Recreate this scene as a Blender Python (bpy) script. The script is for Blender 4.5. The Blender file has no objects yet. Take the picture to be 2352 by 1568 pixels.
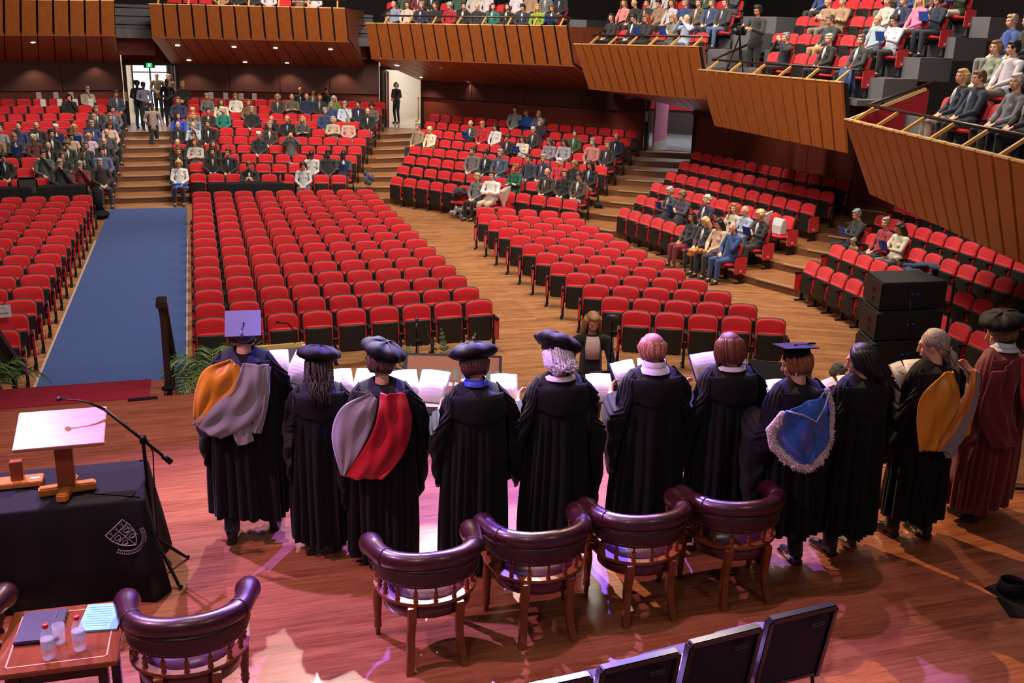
import bpy, math, random, mathutils
from mathutils import Vector as V, Matrix, noise
R=random.Random(7)
D=bpy.data; SC=bpy.context.scene; COL=SC.collection
rad=math.radians; PI=math.pi
# ------------------------------------------------------------------ camera
# stage floor is z=0, hall floor z=HF; Y runs along the blue carpet, X to the right
HF=-1.4; CZ=3.9; FPX=2352*35/36.
def _cam_axes(v1=(433,40),k=.03):
    v=V((v1[0]-1176,v1[1]-784,FPX)); y=v.normalized()
    n=v.cross(V((1,k,0))).normalized()
    if n[1]>0: n=-n
    return y.cross(n), y, n
AX=_cam_axes()
cam=D.cameras.new('camera'); cam.lens=35; cam.sensor_width=36; cam.clip_end=200
cob=D.objects.new('camera',cam); COL.objects.link(cob)
m=Matrix.Identity(4)
for i in range(3):
    m[i][0]=AX[i][0]; m[i][1]=-AX[i][1]; m[i][2]=-AX[i][2]
m[2][3]=CZ
cob.matrix_world=m; SC.camera=cob
def ray(px,py):
    d=V((px-1176,py-784,FPX)); return V((AX[0].dot(d),AX[1].dot(d),AX[2].dot(d)))
def atz(px,py,z):
    w=ray(px,py); return V((0,0,CZ))+w*((z-CZ)/w[2])
def aty(px,py,y):
    w=ray(px,py); return V((0,0,CZ))+w*(y/w[1])
def atline(px,py,a,b):            # ray against the vertical plane through plan points a,b
    w=ray(px,py); n=V((b[1]-a[1],-(b[0]-a[0]),0)); t=n.dot(V((a[0],a[1],0)))/n.dot(w)
    return V((0,0,CZ))+w*t
def atplane(px,py,a,b,c):
    w=ray(px,py); n=(b-a).cross(c-a); o=V((0,0,CZ)); t=n.dot(a-o)/n.dot(w); return o+w*t
# ------------------------------------------------------------------ world, exposure, lights
W=D.worlds.new('world'); SC.world=W; W.use_nodes=True
W.node_tree.nodes['Background'].inputs[0].default_value=(.34,.27,.25,1)
W.node_tree.nodes['Background'].inputs[1].default_value=.26
SC.view_settings.view_transform='Standard'; SC.view_settings.look='None'
SC.view_settings.gamma=1; SC.view_settings.use_curve_mapping=False
SC.view_settings.exposure=0.0
def lamp(kind,name,loc,tgt,energy,color,size=.3,spot=40,blend=.3,sizey=None):
    l=D.lights.new(name,kind); l.energy=energy; l.color=color
    if kind=='SPOT': l.spot_size=rad(spot); l.spot_blend=blend; l.shadow_soft_size=size
    if kind=='AREA':
        l.size=size
        if sizey: l.shape='RECTANGLE'; l.size_y=sizey
    if kind=='POINT': l.shadow_soft_size=size
    o=D.objects.new(name,l); COL.objects.link(o); o.location=loc
    o.rotation_euler=(V(tgt)-V(loc)).to_track_quat('-Z','Y').to_euler(); return o
WARM=(1,.86,.70); COOL=(.86,.90,1)
# house lights high over the seating
for x,y,t,e in ((-3,20,(-5,21,HF),1100),(2.5,19,(2.5,20,HF),1500),(7,19,(8,18,HF),1100),(11,14,(12.5,15,HF),650),
                (-4,33,(-4.5,35,HF),1000),(3,33,(3,35,HF),900),(9,30,(9.5,30.5,HF),900),(12,24,(13,23,HF),1100)):
    lamp('SPOT','house_light',(x,y,11),t,e*2.1,WARM,.25,75,.6)
lamp('AREA','upper_house_light',(10,19,11),(16,19,4),1900,WARM,5)
lamp('AREA','front_fill',(3,9,9.5),(6,32,-1),800,(1,.84,.72),4)  # added soft fill from the stage side, lifts faces and soffits; no house lamp
lamp('AREA','upper_rear_light',(4,27,11),(4,38,1),1900,WARM,5)
# stage spots, hung over the hall and aimed back at the stage
lamp('SPOT','stage_white_spot',(2.9,15,9.6),(1.42,5.9,0),22000,(1,.94,.86),.05,8.5,.1)
lamp('SPOT','stage_white_spot',(3.7,15,9.2),(2.2,5.9,0),12000,(1,.90,.80),.05,10,.15)
lamp('SPOT','stage_warm_spot',(1.5,15,10),(.3,6.4,0),5000,(1,.80,.68),.06,19,.3)
lamp('SPOT','stage_blue_spot',(5.0,14.0,9),(2.0,5.3,0),26000,(.20,.12,1),.07,26,.3)
lamp('SPOT','stage_violet_spot',(-3.5,12,10),(.4,5.8,0),12000,(.58,.32,1),.1,34,.4)
lamp('SPOT','stage_pink_spot',(-6,6,9),(-.4,7.0,0),3300,(1,.46,.80),.1,50,.5)
lamp('SPOT','stage_amber_spot',(1.6,15,9.5),(4.7,5.4,0),9000,(1,.62,.34),.05,22,.3)
lamp('SPOT','stage_amber_spot',(7.5,12,9.5),(3.4,4.6,0),1500,(1,.60,.36),.08,40,.4)
lamp('AREA','stage_overhead_fill',(.2,5.2,9),(.2,6.2,0),110,(1,.74,.74),2.0)  # added generic wash above the stage, brightens the boards behind the singers
lamp('SPOT','stage_back_fill',(-2,0,8.5),(-.4,7.5,0),560,(1,.74,.78),.3,50,.6)  # added fill from behind the stage, lifts the floor where singers block the spots
lamp('SPOT','stage_back_fill',(5,-1,8.5),(3.5,6,0),330,(1,.70,.62),.3,60,.6)  # added fill from behind, right half of the stage
# ------------------------------------------------------------------ materials
MC={}
def nt(name):
    m=D.materials.new(name); m.use_nodes=True; t=m.node_tree; return m,t,t.nodes['Principled BSDF']
def lin(c):
    return tuple(((x/255.)/12.92 if x<=10 else ((x/255.+.055)/1.055)**2.4) for x in c)
def mat(name,rgb,rough=.6,metal=0,bump=0,scale=60,emit=0,trans=0,var=0,spec=.5,sheen=0,coat=0):
    if name in MC: return MC[name]
    m,t,b=nt(name); c=lin(rgb); b.inputs['Base Color'].default_value=(*c,1)
    b.inputs['Roughness'].default_value=rough; b.inputs['Metallic'].default_value=metal
    b.inputs['Specular IOR Level'].default_value=spec
    if sheen: b.inputs['Sheen Weight'].default_value=sheen
    if coat: b.inputs['Coat Weight'].default_value=coat; b.inputs['Coat Roughness'].default_value=.15
    if trans: b.inputs['Transmission Weight'].default_value=trans; b.inputs['IOR'].default_value=1.3
    if emit: b.inputs['Emission Color'].default_value=(*c,1); b.inputs['Emission Strength'].default_value=emit
    if bump or var:
        tc=t.nodes.new('ShaderNodeTexCoord'); n=t.nodes.new('ShaderNodeTexNoise'); n.inputs['Scale'].default_value=scale
        n.inputs['Detail'].default_value=3; t.links.new(tc.outputs['Object'],n.inputs['Vector'])
        if bump:
            u=t.nodes.new('ShaderNodeBump'); u.inputs['Strength'].default_value=bump; u.inputs['Distance'].default_value=.01
            t.links.new(n.outputs['Fac'],u.inputs['Height']); t.links.new(u.outputs['Normal'],b.inputs['Normal'])
        if var:
            r=t.nodes.new('ShaderNodeMix'); r.data_type='RGBA'
            r.inputs[6].default_value=(*[x*(1-var) for x in c],1); r.inputs[7].default_value=(*[min(1,x*(1+var)) for x in c],1)
            t.links.new(n.outputs['Fac'],r.inputs[0]); t.links.new(r.outputs[2],b.inputs['Base Color'])
    MC[name]=m; return m
def planks(name,c1,c2,w=.11,length=1.8,rough=.3,rot=0,gap=(.02,.008,.004),rotx=None,axis='XY',gapw=.004,coat=0):
    m,t,b=nt(name); N=t.nodes; L=t.links
    tc=N.new('ShaderNodeTexCoord'); mp=N.new('ShaderNodeMapping'); mp.inputs['Rotation'].default_value=(0,0,rot)
    L.new(tc.outputs['Object'],mp.inputs['Vector'])
    br=N.new('ShaderNodeTexBrick'); br.inputs['Scale'].default_value=1; br.inputs['Brick Width'].default_value=length
    br.inputs['Row Height'].default_value=w; br.inputs['Mortar Size'].default_value=gapw*.5; br.inputs['Mortar Smooth'].default_value=.2
    br.inputs['Bias'].default_value=0; br.offset=.37; br.offset_frequency=3
    br.inputs['Color1'].default_value=(0,0,0,1); br.inputs['Color2'].default_value=(1,1,1,1); br.inputs['Mortar'].default_value=(.5,.5,.5,1)
    L.new(mp.outputs['Vector'],br.inputs['Vector'])
    mp2=N.new('ShaderNodeMapping'); mp2.inputs['Scale'].default_value=(1.2,14,1); L.new(mp.outputs['Vector'],mp2.inputs['Vector'])
    no=N.new('ShaderNodeTexNoise'); no.inputs['Scale'].default_value=2.2; no.inputs['Detail'].default_value=5; no.inputs['Roughness'].default_value=.6
    L.new(mp2.outputs['Vector'],no.inputs['Vector'])
    ad=N.new('ShaderNodeMath'); ad.operation='MULTIPLY_ADD'; ad.inputs[1].default_value=.265
    sp=N.new('ShaderNodeMath'); sp.operation='MULTIPLY_ADD'; sp.inputs[1].default_value=1.1; sp.inputs[2].default_value=-.32
    L.new(no.outputs['Fac'],sp.inputs[0]); L.new(br.outputs['Color'],ad.inputs[0]); L.new(sp.outputs[0],ad.inputs[2])
    mx=N.new('ShaderNodeMix'); mx.data_type='RGBA'; mx.clamp_factor=True
    mx.inputs[6].default_value=(*lin(c1),1); mx.inputs[7].default_value=(*lin(c2),1); L.new(ad.outputs[0],mx.inputs[0])
    m2=N.new('ShaderNodeMix'); m2.data_type='RGBA'; m2.inputs[7].default_value=(*gap,1)
    L.new(mx.outputs[2],m2.inputs[6]); L.new(br.outputs['Fac'],m2.inputs[0]); L.new(m2.outputs[2],b.inputs['Base Color'])
    b.inputs['Roughness'].default_value=rough
    if coat: b.inputs['Coat Weight'].default_value=coat; b.inputs['Coat Roughness'].default_value=.2
    MC[name]=m; return m
def wood(name,c1,c2,rough=.45,sc=(1,1,8),scale=3):
    m,t,b=nt(name); N=t.nodes; L=t.links
    tc=N.new('ShaderNodeTexCoord'); mp=N.new('ShaderNodeMapping'); mp.inputs['Scale'].default_value=sc
    oi=N.new('ShaderNodeObjectInfo'); L.new(tc.outputs['Object'],mp.inputs['Vector'])
    no=N.new('ShaderNodeTexNoise'); no.inputs['Scale'].default_value=scale; no.inputs['Detail'].default_value=6
    L.new(mp.outputs['Vector'],no.inputs['Vector'])
    mx=N.new('ShaderNodeMix'); mx.data_type='RGBA'; mx.inputs[6].default_value=(*lin(c1),1); mx.inputs[7].default_value=(*lin(c2),1)
    L.new(no.outputs['Fac'],mx.inputs[0]); L.new(mx.outputs[2],b.inputs['Base Color']); b.inputs['Roughness'].default_value=rough
    MC[name]=m; return m
def cloth(rgb,kind='cloth'):
    k='%s_%02x%02x%02x'%(kind,*rgb)
    return mat(k,rgb,.85 if kind!='hair' else .55,0,.25,90 if kind!='hair' else 160,sheen=.2 if kind=='cloth' else 0,var=.25 if kind=='hair' else .08)
RED=mat('red_upholstery',(200,0,26),.8,0,.12,400,sheen=.25,var=.08)
BLK=mat('black_plastic',(16,15,15),.5,0,.05,80)
SHELL=mat('seat_shell_black',(22,20,18),.6,0,.05,80)
METAL=mat('dark_metal',(30,30,32),.35,.7)
CHROME=mat('chrome',(190,190,190),.2,1)
STAGEW=planks('stage_boards',(104,52,34),(186,122,82),.10,2.3,.27,gapw=.0016,coat=.2,gap=(.05,.022,.012))
HALLW=planks('hall_boards',(104,60,34),(216,158,106),.085,1.5,.34,gapw=.003)
HALLW2=planks('hall_boards_fan',(98,56,32),(206,148,98),.085,1.5,.34,rot=rad(25),gapw=.003)
TIERW=planks('tier_boards',(120,76,46),(176,122,78),.09,1.6,.4,gapw=.003)
RISER=mat('tier_riser',(104,66,44),.5,0,0,20,var=.15)
NOSE=mat('nosing',(178,150,110),.4)
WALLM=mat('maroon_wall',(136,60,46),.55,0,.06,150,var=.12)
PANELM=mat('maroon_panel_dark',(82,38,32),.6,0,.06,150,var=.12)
BALW=wood('balcony_board',(134,70,28),(176,102,48),.42,(6,6,1),2.2)
SOFW=wood('soffit_board',(150,78,54),(184,106,78),.4,(1,1,1),2)
DARK=mat('dark_gap',(20,10,7),.8)
GREYSTEP=mat('grey_carpet_step',(92,92,98),.9,0,.2,200)
# ------------------------------------------------------------------ mesh helpers
class MB:
    def __init__(s): s.v=[]; s.f=[]; s.mi=[]; s.m=0
    def add(s,vs,fs):
        o=len(s.v); s.v+=[tuple(v) for v in vs]; s.f+=[tuple(i+o for i in f) for f in fs]; s.mi+=[s.m]*len(fs); return s
    def box(s,c,d,rot=None):
        x,y,z=[a/2 for a in d]; vs=[V((a*x,b*y,e*z)) for a in(-1,1) for b in(-1,1) for e in(-1,1)]
        if rot: vs=[rot@v for v in vs]
        return s.add([v+V(c) for v in vs],[(0,1,3,2),(4,6,7,5),(0,4,5,1),(2,3,7,6),(0,2,6,4),(1,5,7,3)])
    def beam(s,a,b,w,h,up=(0,0,1)):
        a=V(a);b=V(b);d=(b-a).normalized(); u=V(up); r=d.cross(u)
        if r.length<1e-4: r=V((1,0,0))
        r.normalize(); u=r.cross(d); vs=[]
        for p in(a,b):
            for i,j in((-1,-1),(1,-1),(1,1),(-1,1)): vs.append(p+r*(i*w/2)+u*(j*h/2))
        return s.add(vs,[(0,3,2,1),(4,5,6,7),(0,1,5,4),(1,2,6,5),(2,3,7,6),(3,0,4,7)])
    def tube(s,pts,rs,n=10,cap=True):
        pts=[V(p) for p in pts]
        if not hasattr(rs,'__len__'): rs=[rs]*len(pts)
        rings=[];pr=None
        for i,p in enumerate(pts):
            d=(pts[min(i+1,len(pts)-1)]-pts[max(i-1,0)]).normalized()
            if pr is None: u=d.orthogonal().normalized()
            else: u=(pr-d*pr.dot(d)).normalized()
            pr=u; w=d.cross(u); rings.append([p+(u*math.cos(2*PI*k/n)+w*math.sin(2*PI*k/n))*rs[i] for k in range(n)])
        return s.loft(rings,True,cap)
    def loft(s,rings,closed=True,cap=True):
        n=len(rings[0]); vs=[p for r in rings for p in r]; fs=[]
        for i in range(len(rings)-1):
            for k in range(n if closed else n-1):
                a=i*n+k; b=i*n+(k+1)%n; fs.append((a,b,b+n,a+n))
        if cap and closed: fs.append(tuple(range(n))[::-1]); fs.append(tuple(range((len(rings)-1)*n,len(rings)*n)))
        return s.add(vs,fs)
    def lathe(s,prof,c=(0,0,0),n=16,rot=None):
        rings=[]
        for r,z in prof:
            rg=[V((r*math.cos(2*PI*k/n),r*math.sin(2*PI*k/n),z)) for k in range(n)]
            if rot: rg=[rot@p for p in rg]
            rings.append([p+V(c) for p in rg])
        return s.loft(rings)
    def ell(s,c,r,n=12,m=8,rot=None):
        vs=[];fs=[]
        rings=[]
        for i in range(m+1):
            a=-PI/2+PI*i/m; a=max(min(a,PI/2-.02),-PI/2+.02)
            rg=[V((r[0]*math.cos(a)*math.cos(2*PI*k/n),r[1]*math.cos(a)*math.sin(2*PI*k/n),r[2]*math.sin(a))) for k in range(n)]
            if rot: rg=[rot@p for p in rg]
            rings.append([p+V(c) for p in rg])
        return s.loft(rings)
    def prism(s,poly,z0,z1):          # plan polygon (ccw) extruded vertically
        n=len(poly); vs=[(p[0],p[1],z0) for p in poly]+[(p[0],p[1],z1) for p in poly]
        fs=[tuple(range(n))[::-1],tuple(range(n,2*n))]+[(i,(i+1)%n,n+(i+1)%n,n+i) for i in range(n)]
        return s.add(vs,fs)
    def slab(s,outline,d):            # 3d outline extruded by vector d
        n=len(outline); o=[V(p) for p in outline]; vs=o+[p+V(d) for p in o]
        return s.add(vs,[tuple(range(n))[::-1],tuple(range(n,2*n))]+[(i,(i+1)%n,n+(i+1)%n,n+i) for i in range(n)])
    def mesh(s,name,mats,smooth=False,bevel=0):
        me=D.meshes.new(name); me.from_pydata(s.v,[],s.f)
        for k in (mats if isinstance(mats,(list,tuple)) else [mats]): me.materials.append(k)
        if any(s.mi): me.polygons.foreach_set('material_index',s.mi)
        if smooth: me.polygons.foreach_set('use_smooth',[True]*len(s.f))
        me.update()
        import bmesh
        b=bmesh.new(); b.from_mesh(me); bmesh.ops.recalc_face_normals(b,faces=b.faces)
        if bevel:
            es=[e for e in b.edges if len(e.link_faces)==2 and e.calc_face_angle(0)>.5]
            bmesh.ops.bevel(b,geom=es,offset=bevel,segments=2,affect='EDGES',clamp_overlap=True)
        b.to_mesh(me); b.free()
        return me
    def build(s,name,mats,parent=None,smooth=False,bevel=0,loc=None,rotz=0):
        o=D.objects.new(name,s.mesh(name,mats,smooth,bevel)); COL.objects.link(o)
        if parent: o.parent=parent
        if loc is not None: o.location=loc
        if rotz: o.rotation_euler.z=rotz
        return o
def obj(name,me,parent=None,loc=None,rotz=0,mats=None):
    o=D.objects.new(name,me); COL.objects.link(o)
    if parent: o.parent=parent
    if loc is not None: o.location=loc
    if rotz: o.rotation_euler.z=rotz
    if mats:
        for i,k in enumerate(mats):
            o.material_slots[i].link='OBJECT'; o.material_slots[i].material=k
    return o
def empty(name,loc,rotz=0):
    o=D.objects.new(name,None); COL.objects.link(o); o.location=loc; o.rotation_euler.z=rotz; o.empty_display_size=.1; return o
def tag(o,label,cat,group=None,kind=None):
    if label: o['label']=label
    if cat: o['category']=cat
    if group: o['group']=group
    if kind: o['kind']=kind
    return o
def struct(o): o['kind']='structure'; return o
def copytree(o,parent=None):
    c=o.copy(); COL.objects.link(c); c.parent=parent
    for ch in list(o.children): copytree(ch,c)
    return c
def smooth_mesh(me,vox=.012,it=3,name='body'):
    o=D.objects.new('tmp',me); COL.objects.link(o)
    r=o.modifiers.new('r','REMESH'); r.mode='VOXEL'; r.voxel_size=vox; r.use_smooth_shade=True
    if it:
        s=o.modifiers.new('s','SMOOTH'); s.factor=.5; s.iterations=it
    dg=bpy.context.evaluated_depsgraph_get(); dg.update()
    n=D.meshes.new_from_object(o.evaluated_get(dg)); n.name=name
    D.objects.remove(o); D.meshes.remove(me)
    n.polygons.foreach_set('use_smooth',[True]*len(n.polygons))
    return n
ORD=['first','second','third','fourth','fifth','sixth','seventh','eighth','ninth','tenth','eleventh','twelfth','thirteenth','fourteenth','fifteenth','sixteenth','seventeenth','eighteenth','nineteenth']
# ------------------------------------------------------------------ plan of the hall
RS=.165
def lerp(a,b,t): return a+(b-a)*t
def rowline(b,r):
    """plan points of the left and right end seat of row r in a raked bank"""
    if b=='T1':
        y=30.8+1.07*r; a=math.tan(rad(16)); return V((-7.35,y-a*3.35,0)),V((-2.75,y+a*1.25,0))
    if b=='T2':
        y=30.87+1.085*r; a=math.tan(rad(-10)); xr=4.06+.32*r; return V((-.52,y-a*2.52,0)),V((xr,y+a*(xr-2),0))
    if b=='T3': return V((5.79+.435*r,29.96+1.17*r,0)),V((9.65+.68*r,25.25+.985*r,0))
    if b=='T4': return V((10.67+.9*r,23.82+.965*r,0)),V((11.4+.985*r,19.31+.5*r+.03*r*r,0))
    if b=='T5': return V((12.01+1.06*r,17.23+.7*r,0)),V((11.72+1.06*r,9.2+.7*r,0))
def seg_off(p,q,d):
    n=(q-p).normalized(); n=V((-n.y,n.x,0)); return p+n*d,q+n*d
def riser(k):
    pts=[]
    for b,mx in (('T1',9),('T2',9),('T3',9),('T4',9),('T5',9)):
        p,q=rowline(b,k-1); t=(q-p).normalized(); p=p-t*.3; q=q+t*.3
        if b=='T1': p=p-t*6
        if b=='T5': q=q+t*4
        p,q=seg_off(p,q,.06); pts+=[p,q]
    return pts
# hall floor: two board directions
o=MB(); o.prism([(-16,4),(6.6,4),(6.6,46),(-16,46)],HF-.1,HF); struct(o.build('floor',HALLW))
o=MB(); o.prism([(6.6,4),(30,4),(30,46),(6.6,46)],HF-.1,HF); struct(o.build('floor',HALLW2))
LV=[riser(k) for k in range(1,10)]
for k in range(1,9):
    z=HF+RS*k; A=LV[k-1]; B=LV[k]; n=len(A)
    if k==8: B=[p+V((-.25*(i<2)+.9*(i>5),1.2 if i<6 else .6,0)).normalized()*7 for i,p in enumerate(A)]
    b=MB()
    for i in range(n-1):
        a0,a1=A[i],A[i+1]; b0,b1=B[i],B[i+1]
        b0=b0.lerp(a0,-.02); b1=b1.lerp(a1,-.02)
        top=[(a0.x,a0.y,z),(a1.x,a1.y,z),(b1.x,b1.y,z),(b0.x,b0.y,z)]
        b.m=0; b.add(top,[(0,1,2,3)])
        b.m=1; b.add([(a0.x,a0.y,z-RS-.02),(a1.x,a1.y,z-RS-.02),(a1.x,a1.y,z),(a0.x,a0.y,z)],[(0,1,2,3)])
    t=struct(b.build('seating_tier',[TIERW,RISER]))
    b=MB()
    for i in (1,3,5,7):
        a0,a1=A[i],A[i+1]; d=(a1-a0).normalized()
        b.beam(V((a0.x,a0.y,z+.002))+d*.25,V((a1.x,a1.y,z+.002))-d*.25,.045,.03)
    b.build('nosing',NOSE,t)
for bk in ('T1','T2'):
    p,q=rowline(bk,8); p,q=seg_off(p-(q-p).normalized()*.3,q+(q-p).normalized()*.3,.06); p2,q2=seg_off(p,q,1.9)
    struct(MB().prism([p,q,q2,p2],HF+RS*8,HF+RS*9).build('seating_tier',TIERW))
# ------------------------------------------------------------------ walls and doors
def rl(b,r,d):
    p,q=rowline(b,r); return seg_off(p,q,d)
w1=rl('T1',9,.55); w2=rl('T2',9,.55); w3=rl('T3',7,.5)
def onl(px,line): 
    p=atline(px,250,line[0],line[1]); return V((p.x,p.y,0))
d1a,d1b=onl(297,w1),onl(408,w2)
T1W=(w1[0]+(w1[0]-w1[1])*1.6,onl(286,w1)); T2W=(onl(416,w2),onl(871,w2)); T3W=(onl(971,w3),onl(1478,w3))
d4=atz(1592,352,HF+1.32); d4.z=0; T4W=(d4,V((17.5,21.6,0))); T5W=(V((19.3,21.8,0)),V((19.3,2,0)))
def wallrun(name,a,b,z0,z1,th=.2,m=WALLM,top=None):
    a2,b2=seg_off(a,b,th); o=MB().prism([a,b,b2,a2],z0,z1); return struct(o.build(name,m))
TT=HF+3.75
walls={}
for nm,(a,b) in (('wall_rear_left',T1W),('wall_rear',T2W),('wall_rear_right',T3W),('wall_right',T4W),('wall_far_right',T5W)):
    wo=wallrun(nm,a,b,HF+.6,HF+4.6); walls[nm]=wo
    L=(b-a).length; n=max(2,int(L/1.9)); d=(b-a).normalized(); nn=V((d.y,-d.x,0))
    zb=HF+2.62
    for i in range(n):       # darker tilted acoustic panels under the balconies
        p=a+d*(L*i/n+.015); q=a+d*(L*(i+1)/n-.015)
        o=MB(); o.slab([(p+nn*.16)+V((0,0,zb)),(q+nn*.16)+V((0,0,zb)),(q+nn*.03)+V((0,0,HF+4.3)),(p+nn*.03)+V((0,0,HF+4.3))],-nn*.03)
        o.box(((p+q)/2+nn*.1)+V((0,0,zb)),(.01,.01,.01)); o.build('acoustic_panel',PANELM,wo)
        o=MB(); o.slab([(p+nn*.02)+V((0,0,HF+1.0)),(q+nn*.02)+V((0,0,HF+1.0)),(q+nn*.02)+V((0,0,zb-.03)),(p+nn*.02)+V((0,0,zb-.03))],-nn*.01); o.build('wall_panel',WALLM,wo)
FTILE=planks('foyer_tile',(176,160,138),(206,190,164),.6,.6,.12,gapw=.006)
FWALL=mat('foyer_wall',(214,196,168),.5,var=.08,scale=3); GLASS=mat('window_bright',(206,222,240),.2,emit=1.6)
FRAME=mat('door_frame_dark',(38,22,18),.5)
def doorway(num,a,b,z0,ztop,frame=.12):
    e=struct(empty('door_%d'%num,(0,0,0))); 
    d=(b-a).normalized(); nn=V((-d.y,d.x,0)); rx=Matrix.Rotation(math.atan2(d.y,d.x),3,'Z')
    for nm,c,s in (('door_jamb',a-d*frame/2,(frame,.34,ztop-z0+frame)),('door_jamb',b+d*frame/2,(frame,.34,ztop-z0+frame))):
        MB().box(c+nn*.1+V((0,0,(z0+ztop+frame)/2)),s,rx).build(nm,FRAME,e)
    MB().box((a+b)/2+nn*.1+V((0,0,ztop+frame/2)),((b-a).length+2*frame,.34,frame),rx).build('door_head',FRAME,e)
    struct(MB().prism([a-d*frame,b+d*frame,b+d*frame+nn*.15,a-d*frame+nn*.15],ztop+frame,HF+4.6).build('wall_lintel',WALLM))
    return e,d,nn,rx
zf=HF+1.32; zt=zf+2.15
def foyer(a,b,depth,wl,wr,glass=True,wm=FWALL):
    """a lit foyer room seen through the doorway"""
    d=(b-a).normalized(); nn=V((-d.y,d.x,0))
    A=a-d*wl+nn*.25; B=b+d*wr+nn*.25; A2=A+nn*depth; B2=B+nn*depth
    struct(MB().prism([A,B,B2,A2],zf-.03,zf+.012).build('foyer_floor',FTILE))
    h=3.1
    struct(MB().prism([A2,B2,B2+nn*.1,A2+nn*.1],zf,zf+h).build('wall_foyer',wm))
    struct(MB().prism([A,A2,A2-d*.1,A-d*.1],zf,zf+h).build('wall_foyer',wm))
    struct(MB().prism([B2,B,B+d*.1,B2+d*.1],zf,zf+h).build('wall_foyer',wm))
    struct(MB().prism([A,B,B2,A2],zf+h,zf+h+.1).build('ceiling',wm))
    c=(A+B+A2+B2)/4
    lamp('AREA','foyer_light',(c.x,c.y,zf+h-.1),(c.x,c.y,0),150,COOL,2.2)
    return A,B,A2,B2,d,nn
D1=(d1a,d1b); e1,*_=doorway(1,d1a,d1b,zf,zt+.05)
A,B,A2,B2,d,nn=foyer(d1a,d1b,5,1.5,1.5)
for s0,s1 in ((.42,.72),(.76,.96)):
    p=A2.lerp(B2,s0)-nn*.02; q=A2.lerp(B2,s1)-nn*.02
    wq=struct(MB().slab([p+V((0,0,zf+.2)),q+V((0,0,zf+.2)),q+V((0,0,zf+2.9)),p+V((0,0,zf+2.9))],-nn*.03).build('window_1',GLASS))
    fr=MB()
    for t in (0,.5,1):
        x=p.lerp(q,t); fr.beam(x+V((0,0,zf))-nn*.06,x+V((0,0,zf+3))-nn*.06,.07,.07)
    for z in (.9,1.7,2.3): fr.beam(p+V((0,0,zf+z))-nn*.06,q+V((0,0,zf+z))-nn*.06,.05,.05,up=nn)
    fr.build('window_frame',FRAME,wq)
d2a,d2b=T2W[1]+(T3W[0]-T2W[1])*.1,T2W[1]+(T3W[0]-T2W[1])*.97
e2,dd2,n2,_=doorway(2,d2a,d2b,zf,zt+.1); A,B,A2,B2,d,nn=foyer(d2a,d2b,6,1.0,1.6)
p=A2.lerp(B2,.16)-nn*.02;q=A2.lerp(B2,.42)-nn*.02
struct(MB().slab([p+V((0,0,zf+.3)),q+V((0,0,zf+.3)),q+V((0,0,zf+2.9)),p+V((0,0,zf+2.9))],-nn*.03).build('window_2',GLASS))
p=A2.lerp(B2,.66)-nn*.02;q=A2.lerp(B2,.9)-nn*.02
wq=struct(MB().slab([p+V((0,0,zf)),q+V((0,0,zf)),q+V((0,0,zf+2.5)),p+V((0,0,zf+2.5))],-nn*.03).build('door_4',mat('glass_door',(120,140,165),.15)))
fr=MB()
for x in (p,q): fr.beam(x+V((0,0,zf))-nn*.05,x+V((0,0,zf+2.5))-nn*.05,.1,.08)
fr.beam(p+V((0,0,zf+.12))-nn*.05,q+V((0,0,zf+.12))-nn*.05,.08,.1,up=nn); fr.build('door_frame',FRAME,wq)
BRASS=mat('brass',(190,150,80),.25,.9)
for s,tt in ((.25,.5),(.6,.45)):
    c=A.lerp(B,s).lerp(A2.lerp(B2,s),tt)
    e=empty('stanchion',(c.x,c.y,zf+.012)); tag(e,'brass stanchion in the middle foyer, %s'%('beside the left jamb' if s<.4 else 'with a red rope, by the glass door'),'stanchion')
    MB().lathe([(.16,0),(.16,.02),(.03,.05)]).build('base',BRASS,e,True); MB().lathe([(.025,.04),(.025,.92),(.05,.94),(.05,1.0),(.02,1.03)]).build('post',BRASS,e,True)
rp=[A.lerp(B,.6).lerp(A2.lerp(B2,.6),.45)+V((0,0,zf+.92))+(nn*1.2*t+dd2*.3*t)-V((0,0,.5*t*(1.6-t)*.9)) for t in [i/8 for i in range(9)]]
tag(MB().tube(rp,.022,6).build('barrier_rope',mat('red_rope',(150,20,30),.7),smooth=True),'red barrier rope hanging from the foyer stanchion','rope')
tag(MB().box((0,0,0),(.16,.03,.18)).build('fire_call_box',mat('call_box_red',(190,60,50),.5),loc=A2.lerp(B2,.58)-nn*.05+V((0,0,zf+2.0)),rotz=math.atan2(d.y,d.x)),'small red framed box on the foyer wall','wall box')
d3a,d3b=T3W[1]+(T4W[0]-T3W[1])*.12,T3W[1]+(T4W[0]-T3W[1])*.96
e3,dd3,n3,_=doorway(3,d3a,d3b,zf,zt+.5)
FT3=planks('foyer_tile_cool',(150,148,150),(186,184,186),.9,.9,.15,gapw=.008)
A,B,A2,B2,d,nn=foyer(d3a,d3b,6,1.2,2.2,wm=mat('foyer_wall_dark',(70,50,44),.6))
struct(MB().prism([A,B,B2,A2],zf+.012,zf+.018).build('foyer_floor',FT3))
o=MB(); p=A2-nn*.1+V((0,0,zf+1.15)); q=B2-nn*.1+V((0,0,zf+1.15)); o.beam(p,q,.06,.35); struct(o.build('trim_1',mat('red_band',(190,30,40),.6)))
PINK=mat('pink_panel',(226,130,160),.6); o=MB(); p=d3a+n3*.3+dd3*.12; o.slab([p+V((0,0,zf+.25)),p+n3*1.3+dd3*.25+V((0,0,zf+.25)),p+n3*1.3+dd3*.25+V((0,0,zf+2.5)),p+V((0,0,zf+2.5))],dd3*.05)
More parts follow.
